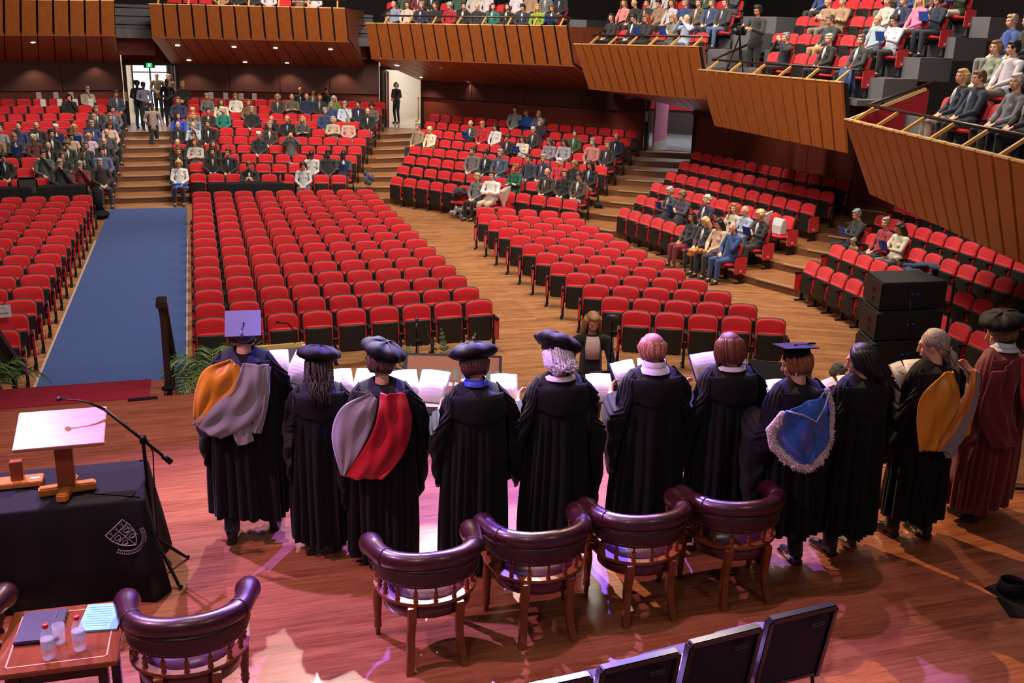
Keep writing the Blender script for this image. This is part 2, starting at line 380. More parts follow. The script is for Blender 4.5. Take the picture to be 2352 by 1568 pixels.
dl=struct(o.build('door_5',PINK)); o=MB(); o.slab([p+V((0,0,zf)),p+n3*1.3+dd3*.25+V((0,0,zf)),p+n3*1.3+dd3*.25+V((0,0,zf+.25)),p+V((0,0,zf+.25))],dd3*.055); o.build('kick_plate',FWALL,dl)
# red door leaves
o=MB(); p=d2a+n2*.3+dd2*.05; lf=V((.13,1.0,0)); o.slab([p+V((0,0,zf+.02)),p+lf+V((0,0,zf+.02)),p+lf+V((0,0,zt)),p+V((0,0,zt))],dd2*.05)
struct(o.build('door_6',mat('red_door',(170,26,34),.5)))
c=A.lerp(B,.62).lerp(A2.lerp(B2,.62),.55)
e=empty('folding_table',(c.x,c.y,zf+.02)); tag(e,'upright folding table frame with white boxes in the foyer behind the right doorway','table')
MB().beam((-.3,0,0),(-.3,0,1.4),.03,.03).beam((.1,0,0),(.1,0,1.4),.03,.03).beam((-.35,0,1.2),(.15,0,1.2),.03,.03).build('leg',METAL,e)
tag(MB().box((0,0,.3),(.8,.3,.6)).build('white_box',mat('white_card',(215,215,218),.6),loc=(c.x-.1,c.y+.3,zf+.02)),'white storage box on the floor of the right-hand foyer','box')
# light switch plates beside the doors, exit sign over door 1
for px,py,nmw in ((289,221,'left'),(876,223,'middle'),(1487,267,'right')):
    ln={'left':T1W,'middle':T2W,'right':T3W}[nmw]; p=atline(px,py,*ln); dd=(ln[1]-ln[0]).normalized(); nnv=V((dd.y,-dd.x,0))
    tag(MB().box((0,0,0),(.1,.03,.34)).build('switch_plate',mat('plate_cream',(214,196,170),.5),loc=p+nnv*.06,rotz=math.atan2(dd.y,dd.x)),'cream switch plate on the wall beside the %s doorway'%nmw,'switch plate')
p=atline(343,149,d1a,d1b); ang=math.atan2((d1b-d1a).y,(d1b-d1a).x)
e=empty('exit_sign',p+V((0,-.25,-.1)),ang); tag(e,'green running-figure exit sign hanging above the rear left doorway','exit sign')
MB().box((0,0,.1),(.4,.08,.2)).build('case',BLK,e)
MB().box((0,-.045,.1),(.22,.01,.17)).build('sign_face',mat('exit_green',(30,170,90),.5,emit=1.4),e)
o=MB(); o.ell((.0,-.052,.155),(.012,.004,.012)); 
for a_,b_ in (((0,.14),(-.005,.095)),((-.005,.095),(.03,.07)),((.03,.07),(.02,.035)),((-.005,.095),(-.03,.06)),((-.03,.06),(-.06,.05)),((0,.135),(.035,.12)),((0,.135),(-.03,.115))):
    o.beam((a_[0],-.053,a_[1]),(b_[0],-.053,b_[1]),.012,.006,up=(0,1,0))
o.build('running_figure',mat('sign_white',(235,250,240),.5,emit=1.5),e)
# ------------------------------------------------------------------ balconies
RAIL=mat('dark_rail',(44,26,22),.35); GOLDW=wood('bracket_wood',(176,124,60),(206,158,92),.45,(3,3,3),3)
CAPW=wood('plank_cap',(196,150,92),(220,180,122),.5,(3,3,3),3)
def balcony(label,fl,t0,t1,b0,b1,nb,back,steps,lean=.5,rail=True,rl_=(0,1),lights=(),soffit=True,risek=.45,f0=-.55):
    """fl: plan line of the parapet top; t0,t1,b0,b1: pixels of the four corners of the plank face; back: wall line + pixels of the soffit's rear edge"""
    a,b=V((*fl[0],0)),V((*fl[1],0)); bl=seg_off(a,b,lean)
    T0,T1=atline(*t0,a,b),atline(*t1,a,b); B0,B1=atline(*b0,*bl),atline(*b1,*bl)
    e=empty('balcony',(T0.x,T0.y,min(B0.z,B1.z))); tag(e,label,'balcony'); off=-V(e.location)
    d=(V((T1.x,T1.y,0))-V((T0.x,T0.y,0))).normalized(); nn=V((-d.y,d.x,0))
    o=MB(); c=MB(); g=MB()
    for i in range(nb):
        u0=(i+.05)/nb; u1=(i+.91)/nb
        p,q,r,s=T0.lerp(T1,u0),T0.lerp(T1,u1),B0.lerp(B1,u1),B0.lerp(B1,u0)
        o.slab([x+off for x in(p,q,r,s)],nn*.07)
        c.slab([x+off+V((0,0,.004)) for x in (p-nn*.01,q-nn*.01,q+nn*.09,p+nn*.09)],V((0,0,.028)))
    g.slab([x+off+nn*.09 for x in (T0,T1,B1,B0)],nn*.06)
    o.build('plank_front',BALW,e,bevel=.006); c.build('plank_cap',CAPW,e); g.build('backing',DARK,e)
    res=dict(e=e,T0=T0,T1=T1,B0=B0,B1=B1,d=d,nn=nn)
    if soffit:
        S0,S1=[atline(*p,*back[0]) for p in back[1:]]
        o=MB(); g=MB()
        for i in range(nb):
            u0=(i+.02)/nb; u1=(i+.96)/nb
            q=[B0.lerp(B1,u0),B0.lerp(B1,u1),S0.lerp(S1,u1),S0.lerp(S1,u0)]
            o.slab([x+off for x in q],V((0,0,.05)))
        g.slab([x+off+V((0,0,.07)) for x in (B0,B1,S1,S0)],V((0,0,.06)))
        o.build('soffit',SOFW,e); g.build('soffit_backing',DARK,e); res['S']=(S0,S1)
        # closed side cheeks
        for X,Y,Z in ((T0,B0,S0),(T1,B1,S1)):
            up=V((Z.x,Z.y,X.z)); o=MB(); o.slab([x+off for x in (X+nn*.1,Y+nn*.1,Z,up)],d*(.05 if X is T0 else -.05)); o.build('side_cheek',SOFW,e)
        for px,py in lights:
            p=atplane(px,py,B0,B1,S0)
            n=((B1-B0).cross(S0-B0)).normalized(); n=-n if n.z>0 else n
            rot=n.to_track_quat('Z','Y').to_matrix(); p=p+n*.012
            lo=MB().lathe([(.001,0),(.075,0),(.085,-.015),(.085,-.04)],p+off,12,rot); lo.build('downlight',mat('lamp_face',(255,240,205),.5,emit=9),e)
            l=lamp('SPOT','downlight_beam',p+n*.03,p+V((0,0,-3)),70,(1,.8,.58),.05,110,.6)
    # rows of steps behind the parapet
    if steps:
        zt=min(T0.z,T1.z); o=MB()
        for k in range(steps):
            x0=.45 if k==0 else .2+.92*k; x1=.2+.92*(k+1)+(2 if k==steps-1 else 0)
            z=zt+f0+risek*k
            p,q=V((T0.x,T0.y,0)),V((T1.x,T1.y,0))
            o.prism([p+nn*x0+V((0,0,0))+off*V((1,1,0)) if False else (p+nn*x0-V((e.location.x,e.location.y,0))),(q+nn*x0-V((e.location.x,e.location.y,0))),(q+nn*x1-V((e.location.x,e.location.y,0))),(p+nn*x1-V((e.location.x,e.location.y,0)))],z-(.12 if k==0 else .5)-e.location.z,z-e.location.z)
        o.build('stepped_floor',GREYSTEP,e)
    if rail:
        r0=T0.lerp(T1,rl_[0])+nn*.42+V((0,0,.27)); r1=T0.lerp(T1,rl_[1])+nn*.42+V((0,0,.27))
        pts=[r0+off+nn*1.2+V((0,0,.45)),r0+off+nn*.08+V((0,0,.03)),r0+off,r1+off]
        MB().tube(pts,.032,8).build('handrail',RAIL,e,True)
        n=max(2,int((r1-r0).length/.95))
        for i in range(n+1):
            u=lerp(rl_[0],rl_[1],(i+.3)/(n+.6)); p=T0.lerp(T1,u)+nn*.07; MB().beam(p+off+V((0,0,.0)),p+nn*.35+V((0,0,.25))+off,.05,.05).build('rail_bracket',GOLDW,e)
    return res
BC={}
BC['A']=balcony('timber plank balcony at far left above the rear left seats',((-6,35.8),(-2.3,36.9)),(-150,-2),(265,3),(-150,81),(267,83),11,(w1,(-150,144),(274,144)),2,lights=((76,97),(219,99),(80,134),(221,135)),rail=False)
BC['B']=balcony('timber plank balcony above the rear centre seats between two gaps',((-1.2,37),(5.2,35.9)),(340,10),(795,20),(348,87),(802,97),14,(w2,(394,147),(838,156)),2,lights=((408,104),(537.6,107.4),(633,110),(759,113),(434,138),(563,142),(659,144),(784,147)),rl_=(0,1))
BC['C']=balcony('long timber plank balcony above the seats between the two right doorways',((5.75,35.5),(11.44,31)),(838,54),(1303,61),(852,135),(1318,153),17,(w3,(965,185),(1400,211)),3,f0=-.57,lights=((912,150),(1019.8,155.5),(1163,162),(1288.5,168),(969,177),(1078.7,184),(1225.7,193)),rl_=(.06,1))
BC['D']=balcony('timber plank balcony over the right doorway, left of the cameraman',((11.08,29.5),(12.78,24.3)),(1317,102),(1603,108),(1352,205),(1622,229),13,((T3W[1]+V((-1,.5,0)),T4W[0]+V((1.5,-1.2,0))),(1400,211),(1640,262)),4,f0=-.42,lights=((1426,217),(1494,225),(1569.6,232.7),(1531.7,242),(1608,252.5)),rl_=(.08,1))
BC['E']=balcony('timber plank balcony above the right bank, below the cameraman',((12.6,24.26),(13.12,18.69)),(1603,161),(1935,191),(1640,289),(1946,352),13,None,5,f0=-.35,soffit=False,lean=.4)
BC['F']=balcony('lowest timber plank balcony at the right edge with couples seated behind it',((11.3,15.92),(9.8,10.0)),(1938,275),(2410,391),(1996,445),(2420,640),15,None,5,f0=-.33,soffit=False,lean=.55)
r=BC['F']; off=-V(r['e'].location); n_=r['nn']; T=r['T0']; o=MB(); o.slab([T+off+n_*.15+V((0,0,-.3)),T+off+n_*1.5+V((0,0,-.3)),T+off+n_*1.5+V((0,0,.55)),T+off+n_*.3+V((0,0,.05))],r['d']*.04); o.build('red_end_panel',mat('red_end_panel',(150,6,28),.7),r['e'])
o=MB(); o.beam(T+off+n_*.1+V((0,0,.0)),T+off+n_*1.45+V((0,0,.58)),.07,.05); o.build('end_trim',CAPW,r['e'])
# gallery wedge between balconies: grey steps and rails seen in the gaps
for x0,x1,py0,lnm in ((272,342,66,'left'),(797,842,86,'middle')):
    ln=w1 if x0<300 else w2; a_=V((-6,38.5,0)) ; 
    p=aty(x0,py0,38.8); q=aty(x1,py0,38.8); o=MB()
    for k in range(4): o.prism([(p.x-.6,p.y+.7*k),(q.x+.6,q.y+.7*k),(q.x+.6,q.y+.7*k+3),(p.x-.6,p.y+.7*k+3)],p.z-.3+.28*k,p.z+.28*k)
    struct(o.build('gallery_steps',GREYSTEP)); 
    o=MB()
    for k in range(3): o.tube([V((p.x-.4,p.y-.1,p.z+.15+.28*k)),V((q.x+.4,p.y-.1,p.z+.15+.28*k))],.02,6)
    tag(o.build('guard_rail',METAL,smooth=True),'thin grey guard rails across the %s gap between plank balconies'%lnm,'rail')
    struct(MB().prism([(p.x-.12,p.y+.9),(q.x+.12,p.y+.9),(q.x+.12,p.y+1.1),(p.x-.12,p.y+1.1)],HF+3.95,p.z-.28).build('wall_gap',WALLM))
struct(MB().box((4,47,6),(60,.3,14)).build('wall_back_dark',mat('backdrop_dark',(28,22,24),.9)))
struct(MB().box((27,20,6),(.3,54,14)).build('wall_side_dark',mat('backdrop_dark',(28,22,24),.9)))
# ------------------------------------------------------------------ theatre seats
def roundrect(w,z0,z1,r,arch=.02,n=5,rb=.03):
    pts=[]
    def arc(cx,cz,rr,a0,a1):
        for i in range(n+1):
            a=lerp(a0,a1,i/n); pts.append((cx+rr*math.cos(a),cz+rr*math.sin(a)))
    arc(-w/2+rb,z0+rb,rb,PI,1.5*PI); arc(w/2-rb,z0+rb,rb,1.5*PI,2*PI)
    arc(w/2-r,z1-r,r,0,PI/2)
    pts.append((0,z1+arch)); arc(-w/2+r,z1-r,r,PI/2,PI)
    return pts
def pad(mb,w,z0,z1,y0,y1,th,r=.09,arch=.012,bow=.03,rb=.03,puff=.02):
    """upright cushion: outline in xz, leaning from y0 (bottom) to y1 (top), front face puffed towards -Y"""
    pts=roundrect(w,z0,z1,r,arch,rb=rb); cx=0; cz=(z0+z1)/2
    def P(x,z,dy): t=(z-z0)/(z1-z0); return V((x,lerp(y0,y1,t)+dy-bow*(x/(w/2))**2*1.0,z))
    def ring(s,dy): return [P(cx+(x-cx)*s,cz+(z-cz)*s,dy) for x,z in pts]
    mb.loft([ring(.0+.02,-th-puff),ring(.55,-th-puff*.9),ring(.88,-th-puff*.35),ring(.97,-th),ring(1,-th*.6),ring(1,0)],True,True)
seatm={}
b=MB(); pad(b,.475,.40,.868,-.09,0,.06); seatm['backrest']=b.mesh('backrest',RED,True)
b=MB(); pad(b,.50,.30,.878,-.075,.02,.045,puff=0,arch=.012); seatm['back_shell']=b.mesh('back_shell',SHELL,True)
b=MB(); pad(b,.445,.235,.665,-.14,-.12,.055,r=.05,arch=.0,bow=-.015,puff=.0); seatm['seat']=b.mesh('seat',RED,True)
b=MB(); pad(b,.425,.20,.645,-.175,-.165,.035,r=.03,arch=.0,bow=-.02,puff=.004,rb=.05); b.add(*(lambda q:(q.v,q.f))(MB().ell((0,-.225,.60),(.012,.008,.012),8,5))); seatm['seat_pan']=b.mesh('seat_pan',SHELL,True)
b=MB(); b.box((.272,-.16,.60),(.045,.27,.035)); b.box((.272,-.08,.47),(.028,.09,.24)); b.box((.272,-.27,.59),(.04,.05,.045)); seatm['armrest']=b.mesh('armrest',BLK,bevel=.008)
b=MB(); b.box((.272,-.09,.2),(.045,.07,.40)); b.slab([(.235,-.24,0),(.293,-.24,0),(.293,.02,0),(.235,.02,0)],(0,0,.03)); b.m=1; b.box((.272,-.13,.43),(.05,.05,.03)); seatm['pedestal']=b.mesh('pedestal',[BLK,CHROME],bevel=.006)
b=MB(); b.m=0
pad(b,.32,.22,.60,0,0,.03,r=.03,bow=0,puff=.005); v=[V((.285-p[1]*1.0 if 0 else .30+p[1],-.12+p[0],p[2])) for p in b.v]; b.v=[tuple(x) for x in v]; b.m=1; b.box((.306,-.12,.29),(.012,.045,.05)); seatm['end_panel']=b.mesh('end_panel',[RED,mat('number_plate',(200,190,180),.5)])
# opened (occupied) seat
b=MB(); b.slab([(-.22,-.50,.40),(.22,-.50,.40),(.225,-.12,.37),(-.225,-.12,.37)],(0,0,.075)); seatm['open_seat']=b.mesh('open_seat',RED,True,.02)
b=MB(); b.slab([(-.21,-.48,.365),(.21,-.48,.365),(.215,-.12,.335),(-.215,-.12,.335)],(0,0,.04)); seatm['open_pan']=b.mesh('open_pan',SHELL,False,.01)
def seat_proto(open_=False,right_end=False,left_end=False):
    e=empty('theatre_seat',(0,0,-50))
    obj('backrest',seatm['backrest'],e); obj('back_shell',seatm['back_shell'],e)
    if open_: obj('seat',seatm['open_seat'],e); obj('seat_pan',seatm['open_pan'],e)
    else: obj('seat',seatm['seat'],e); obj('seat_pan',seatm['seat_pan'],e)
    obj('armrest',seatm['armrest'],e); obj('pedestal',seatm['pedestal'],e)
    if left_end:
        for nm in('armrest','pedestal'): o=obj(nm,seatm[nm],e); o.location.x=-.544
    if right_end: obj('end_panel',seatm['end_panel'],e)
    if left_end: o=obj('end_panel',seatm['end_panel'],e); o.scale.x=-1
    return e
protos={}
def place_seat(x,y,z,rz,label,group,open_=False,re=False,le=False,sc=1):
    k=(open_,re,le)
    if k not in protos: protos[k]=seat_proto(*k); o=protos[k]
    else: o=copytree(protos[k])
    o.location=(x,y,z); o.rotation_euler.z=rz; o.scale=(sc,1,1) if sc!=1 else (1,1,1); tag(o,label,'seat',group); return o
SEATS=[]     # (block,row,idx,n,x,y,z,ang,scale)
def add_row(bk,r,p,q,n,z,sc=1):
    a=math.atan2((q-p).y,(q-p).x)
    for i in range(n):
        c=p.lerp(q,i/(n-1)); SEATS.append([bk,r,i,n,c.x,c.y,z,a,sc])
def endpt(p,a,L): return V((p[0]+math.cos(a)*L,p[1]+math.sin(a)*L,0))
for r in range(15):
    t=r/14; p=V((.03,15.5+.88*r,0)); a=rad(lerp(3,-1.8,t)); add_row('C',r,p,endpt(p,a,8*.545),9,HF)
    q=V((-2.9,15.44+.87*r,0)); a=rad(lerp(8,5,t)); n=[3,3,3,3,4,4,4,4,5,5,5,6,6,7,7][r]; p=endpt(q,a+PI,(n-1)*.545); add_row('LB',r,p,q,n,HF)
for r in range(12):
    p=V((6.8 if r<11 else 7.0,14.55+.9*r,0)); a=rad(lerp(-23.5,-27,r/11)); add_row('B2',r,p,endpt(p,a,4*.545),5,HF)
for b_,rows in (('T1',range(10)),('T2',range(10)),('T3',range(8)),('T4',range(6)),('T5',range(5))):
    for r in rows:
        p,q=rowline(b_,r); L=(q-p).length; n=round(L/.512)+1; add_row(b_,r,p,q,n,HF+RS*r,.95)
BN={'C':'centre floor block','LB':'left floor block','B2':'right floor block','T1':'rear left bank','T2':'rear centre bank','T3':'bank between the right doorways','T4':'right raked bank','T5':'far right bank'}
def seat_visible(s):
    d=V((s[4],s[5],s[6]+.8-CZ)); c=[sum(AX[j][i]*d[j] for j in range(3)) for i in range(3)]
    px=1176+FPX*c[0]/c[2]; py=784+FPX*c[1]/c[2]; return -25<px<2375,(px,py),c[2]
OPEN=set()
# ------------------------------------------------------------------ stage platform
edge=[(-9,11.27),(-.52,11.24),(-.51,10.70),(-.1,10.69),(1.0,10.35),(2.0,9.85),(2.98,9.12),(3.74,8.62),(5.3,7.75),(7.09,6.64),(9.5,4.9),(12,2.6)]
sp=[(-9,-2),(12,-2)]+edge[::-1]
struct(MB().prism(sp,-.06,0).build('stage_floor',STAGEW))
struct(MB().prism([(x,y-.03) if i>1 else (x,y) for i,(x,y) in enumerate(sp)],HF,-.06).build('stage_riser',mat('stage_front',(40,22,18),.6)))
STR=mat('stage_edge_strip',(150,100,62),.5)
o=MB()
for a,b in zip(edge[3:],edge[4:]): o.beam((a[0],a[1]-.02,.004),(b[0],b[1]-.02,.004),.05,.012)
struct(o.build('trim_2',STR))
# blue aisle carpet, red stage carpet, stairs between stage and hall
BLUEC=mat('blue_carpet',(26,62,128),.9,0,.25,260,var=.1,sheen=.2)
REDC=mat('red_carpet',(128,4,34),.92,0,.25,260,var=.08)
o=MB(); n=60
for i in range(n):
    y0=lerp(14.2,30.42,i/n); y1=lerp(14.2,30.42,(i+1)/n); z0=.008+.0035*math.sin(i*1.9)*(i<45); z1=.008+.0035*math.sin((i+1)*1.9)*(i+1<45)
    o.add([(-2.5,y0,HF+z0),(-.4,y0,HF+z0),(-.4,y1,HF+z1),(-2.5,y1,HF+z1)],[(0,1,2,3)])
o.prism([(-2.51,14.2),(-.39,14.2),(-.39,30.43),(-2.51,30.43)],HF,HF+.003)
tag(o.build('blue_carpet',BLUEC,smooth=True),'long blue carpet runner down the aisle from the stage steps to the raked stairs','carpet')
tag(MB().prism([(-2.55,14.18),(-.36,14.18),(-.36,26.0),(-2.55,26.0)],HF,HF+.002).build('carpet_edging',mat('carpet_edging',(170,150,150),.8)),'thin pale edging strip under the sides of the blue carpet','carpet edging')
b=MB()
for k in range(7):
    y0=11.24+.3*k; z=-.2*(k+1); b.m=0; b.prism([(-6.0,y0),(-.4,y0),(-.4,y0+.3),(-6.0,y0+.3)],HF,z)
struct(b.build('stage_steps',STAGEW))
b=MB()
for k in range(6):
    y0=11.24+.3*k; z=-.2*(k+1); b.prism([(-2.75,y0-.0),(-.66,y0),(-.66,y0+.31),(-2.75,y0+.31)],z,z+.01)
b.prism([(-4.5,10.60),(-.66,10.68),(-.66,11.255),(-4.5,11.265)],0,.008); b.beam((-4.5,11.262,-.1),(-.66,11.25,-.1),.012,.22); b.beam((-4.4,10.95,.010),(-.67,10.97,.010),.012,.004)
tag(b.build('red_carpet',REDC),'dark red carpet along the stage lip at the head of the steps','carpet')
tag(MB().prism([(-2.45,13.2),(-.42,13.2),(-.42,14.22),(-2.45,14.22)],HF,HF+.012).build('blue_mat',BLUEC),'blue mat at the foot of the stage steps where the runner starts','mat')
RAILW=mat('rail_dark_brown',(34,22,20),.45)
def handrail(x,lab):
    e=empty('handrail',(x,10.93,0)); tag(e,lab,'handrail')
    L=MB(); L.beam((0,-.12,.98),(0,.12,.98),.11,.07); L.beam((0,.1,.985),(0,1.95,-.33),.1,.09); L.build('top_rail',RAILW,e,bevel=.008)
    for y,zb,z in ((-.02,0,.95),(.33,-.22,.78),(1.45,-1.0,.02)): MB().beam((0,y,zb),(0,y,z),.055,.055,up=(0,1,0)).build('post',RAILW,e)
    L=MB(); L.beam((0,.33,.1),(0,1.45,-.68),.04,.04); L.build('lower_rail',RAILW,e)
    L=MB(); L.lathe([(.07,0),(.07,.02),(.04,.03)],(0,-.02,0)); L.build('foot_plate',METAL,e); return e
handrail(-.47,'dark brown handrail at the right side of the stage steps beside the palm')
handrail(-2.25,'dark brown handrail at the left edge of the picture beside the stage steps')
# ------------------------------------------------------------------ plants
GREENS=[mat('palm_green',(48,84,44),.45,var=.3,scale=9),mat('palm_light_green',(96,128,60),.45,var=.3,scale=9)]
POT=mat('plant_pot',(30,28,28),.6)
def frond(mb,base,az,reach,rise,droop,leaf,rnd,w=.012,n=14):
    pts=[]
    for i in range(n+1):
        t=i/n; pts.append(V(base)+V((math.cos(az)*reach*t,math.sin(az)*reach*t,rise*t-droop*t*t*t)))
    mb.tube(pts[::2]+([pts[-1]] if n%2 else []),[.008*(1-.7*i/(n/2+1)) for i in range(len(pts[::2]+([pts[-1]] if n%2 else [])))],5)
    for i in range(2,n+1):
        d=(pts[i]-pts[i-1]).normalized(); s=d.cross(V((0,0,1))).normalized()
        for sg in(-1,1):
            L=leaf*(math.sin(PI*min(1,i/n*.9+.1))*.8+.2)*rnd.uniform(.8,1.1); dr=(s*sg*.85+d*.6+V((0,0,rnd.uniform(-.35,.15)))).normalized()
            q=pts[i]; tip=q+dr*L+V((0,0,-.25*L)); mid=q+dr*L*.5+V((0,0,.03*L)); u=d*w
            mb.add([q-u*.4,q+u*.4,mid+u,mid-u,tip],[(0,1,2,3),(3,2,4)])
def palm(x,y,z,h,lab,seed,n=16,reach=.75,leaf=.34):
    rn=random.Random(seed); e=empty('potted_palm',(x,y,z)); tag(e,lab,'plant')
    MB().lathe([(.13,0),(.17,.3),(.18,.32),(.15,.31),(.14,.28)],n=18).build('pot',POT,e,True)
    b=MB(); st=MB()
    for i in range(n):
        b.m=i%2; az=rn.uniform(0,2*PI); st_h=h*rn.uniform(.45,.8)
        base=(math.cos(az)*.05,math.sin(az)*.05,st_h); st.tube([(0,0,.28),(base[0]*.7,base[1]*.7,st_h*.6),base],[.012,.01,.008],5)
        frond(b,base,az,reach*rn.uniform(.6,1.1),rn.uniform(.15,.5)*h*.8,rn.uniform(.2,.7),leaf,rn)
    st.build('stem',GREENS[0],e); b.build('foliage',GREENS,e); return e
palm(.02,11.65,HF,1.75,'green palm in a pot below the stage edge, right of the handrail',3,20,.7,.33)
palm(-.12,12.3,HF,1.25,'lower broad-leaved palm just behind the handrail at the stage edge',8,12,.6,.3)
palm(-2.62,11.9,HF,1.6,'green palm at the left edge of the picture below the stage',5,20,.7,.3)
FERN=[mat('fern_green',(84,110,62),.6,var=.35,scale=15),mat('fern_olive',(128,132,74),.6,var=.35,scale=15)]
def fern(x,y,z,h,lab,seed,wd=.35,n=16):
    rn=random.Random(seed); e=empty('potted_fern',(x,y,z)); tag(e,lab,'plant')
    MB().lathe([(.1,0),(.13,.24),(.11,.23)],n=14).build('pot',POT,e,True); b=MB()
    for i in range(n):
        b.m=i%2; az=rn.uniform(0,2*PI); frond(b,(0,0,h*.55+rn.uniform(0,.12)),az,wd*rn.uniform(.6,1.1),h*rn.uniform(.25,.55),rn.uniform(.1,.4),.1,rn,.016,12)
    MB().tube([(0,0,.2),(0,0,h*.62)],.02,6).build('stem',GREENS[0],e); b.build('foliage',FERN,e)
p=atz(905,800,-.15)
for px,py,lab,sd in ((905,815,'feathery fern behind the left end of the stage monitor',1),(985,800,'feathery fern behind the middle of the stage monitor',2),(1035,795,'tall feathery fern rising behind the stage monitor',4)):
    q=aty(px,py,10.6); fern(q.x,10.6,HF,q.z-HF+.1,lab,sd)
q=aty(1165,850,9.7); fern(q.x,9.9,HF,1.5,'wide feathery fern right of the stage monitor below the stage lip',6,.4,22)
q=aty(1195,880,9.5); fern(q.x,9.6,HF,1.25,'drooping fern below the stage lip, near the white-haired singer',7,.35,18)
palm(8.55,6.75,HF,1.45,'palm leaves at the right edge of the picture below the stage',9,12,.5,.3)
# ------------------------------------------------------------------ monitor
def text(s,size,parent,m,loc,rot,name='lettering',extr=.001):
    c=D.curves.new(name,'FONT'); c.body=s; c.size=size; c.extrude=extr; c.align_x='CENTER'; c.align_y='CENTER'
    o=D.objects.new(name,c); COL.objects.link(o); dg=bpy.context.evaluated_depsgraph_get(); dg.update()
    me=D.meshes.new_from_object(o.evaluated_get(dg)); D.objects.remove(o); me.materials.clear(); me.materials.append(m)
    o=D.objects.new(name,me); COL.objects.link(o); o.parent=parent; o.location=loc; o.rotation_euler=rot; return o
e=empty('monitor',(2.28,9.12,0),rad(-18)); tag(e,'large black television on the stage lip showing a live picture of people in robes','monitor')
tl=rad(-38); TM=Matrix.Rotation(tl,3,'X')   # screen leans back, facing the stage (-Y)
def tp(x,h,d=0): return V((0,.02,.16))+Matrix.Rotation(rad(-35),3,'X')@V((x,d,h))
def quad(mb,x0,h0,x1,h1,d): mb.slab([tp(x0,h0,d),tp(x1,h0,d),tp(x1,h1,d),tp(x0,h1,d)],(tp(0,0,0)-tp(0,0,.002)))
b=MB(); b.slab([tp(-.5,-.02,.0),tp(.5,-.02,0),tp(.5,.62,0),tp(-.5,.62,0)],tp(0,0,.05)-tp(0,0,0)); b.build('case',BLK,e,bevel=.005)
b=MB(); b.box((0,.08,.02),(.7,.34,.035)); b.box((0,.1,.1),(.1,.06,.16)); b.build('stand',BLK,e)
def flat(n,c,em=.45): return mat(n,c,.4,emit=em)
S=MB(); quad(S,-.47,.05,.47,.59,-.003); sc=S.build('screen',flat('screen_floor',(128,82,50)),e)
b=MB()
for i in range(11): x=-.42+.085*i; quad(b,x,.34,x+.05,.45,-.006)
b.build('screen_picture',flat('screen_chairs',(92,120,104)),sc)
b=MB(); quad(b,-.47,.05,.47,.2,-.006); b.build('screen_picture',flat('screen_pale',(214,212,224)),sc)
rr=random.Random(3)
for i,(cc) in enumerate([(60,90,190),(190,40,40),(70,110,170),(200,50,50),(40,50,90),(230,120,50),(60,110,90),(50,60,150)]):
    b=MB(); x=-.2+.06*i; h=.1+rr.uniform(-.03,.03); b.slab([tp(x-.03,h,-.008),tp(x+.03,h,-.008),tp(x+.02,h+.2,-.008),tp(x-.015,h+.2,-.008)],tp(0,0,0)-tp(0,0,.002)); b.build('screen_picture',flat('screen_robe%d'%i,cc),sc)
    b=MB(); b.slab([tp(x-.02,h+.17,-.010),tp(x+.02,h+.17,-.010),tp(x+.026,h+.2,-.01),tp(x-.01,h+.21,-.01)],tp(0,0,0)-tp(0,0,.002)); b.build('screen_picture',flat('screen_white',(235,235,245)),sc)
text('SONY',.03,e,mat('logo_grey',(190,190,200),.4),tp(0,.018,-.004),(rad(90-35),0,0))
# ------------------------------------------------------------------ stands, microphones
def micstand(x,y,z,h,lab,kind='tall'):
    e=empty('microphone_stand',(x,y,z)); tag(e,lab,'microphone stand')
    for k in range(3):
        a=rad(20+120*k); MB().tube([(0,0,.12),(math.cos(a)*.3,math.sin(a)*.3,.012)],.009,6).build('leg',METAL,e)
    MB().tube([(0,0,.06),(0,0,h*.98)],.011,8).build('pole',METAL,e)
    b=MB()
    for i in range(5): b.lathe([(.011,0),(.024,.005),(.024,.03),(.011,.035)],(0,0,h*(.62+.07*i)),8)
    b.box((.03,0,h*.9),(.07,.03,.03)); b.build('clamp',mat('clamp_grey',(70,70,80),.3,.8),e)
    b=MB(); b.tube([(0,0,h*.97),(0,-.005,h*1.0)],.012,8)
    if kind=='tall': b.ell((0,0,h*1.02),(.024,.024,.03))
    else: b.tube([(-.07,0,h*1.01),(.08,-.03,h*1.0)],[.022,.024],10)
    b.build('microphone',mat('mic_grille',(90,90,110),.4,.5),e,True)
    MB().tube([(.02,0,h*.9),(.05,.02,h*.6),(.03,.01,h*.2),(.02,.1,.01)],.004,5).build('cable',BLK,e); return e
p=aty(957,742,10.3); micstand(p.x,10.3,HF,p.z-HF,'tall thin black microphone stand behind the stage monitor')
p=aty(1408,728,10.6); micstand(p.x,10.6,HF,p.z-HF,'microphone stand with a pencil microphone right of the long-haired blonde woman','pencil')
def musicstand(px,py,y,lab,rz=0):
    p=aty(px,py,y); h=p.z-HF; e=empty('music_stand',(p.x,y,HF),rz); tag(e,lab,'music stand')
    for k in range(3):
        a=rad(90+120*k); MB().tube([(0,0,.3),(math.cos(a)*.32,math.sin(a)*.32,.012)],.01,6).build('leg',METAL,e)
    MB().tube([(0,0,.2),(0,0,h-.12)],.013,8).build('pole',METAL,e)
    b=MB(); b.slab([(-.26,.06,h-.2),(.26,.06,h-.2),(.26,-.08,h+.12),(-.26,-.08,h+.12)],(0,.01,.005)); b.slab([(-.26,.06,h-.2),(.26,.06,h-.2),(.26,.12,h-.17),(-.26,.12,h-.17)],(0,0,.006)); b.build('desk',BLK,e)
musicstand(1392,868,10.0,'black music stand in front of the long-haired blonde woman',rad(6))
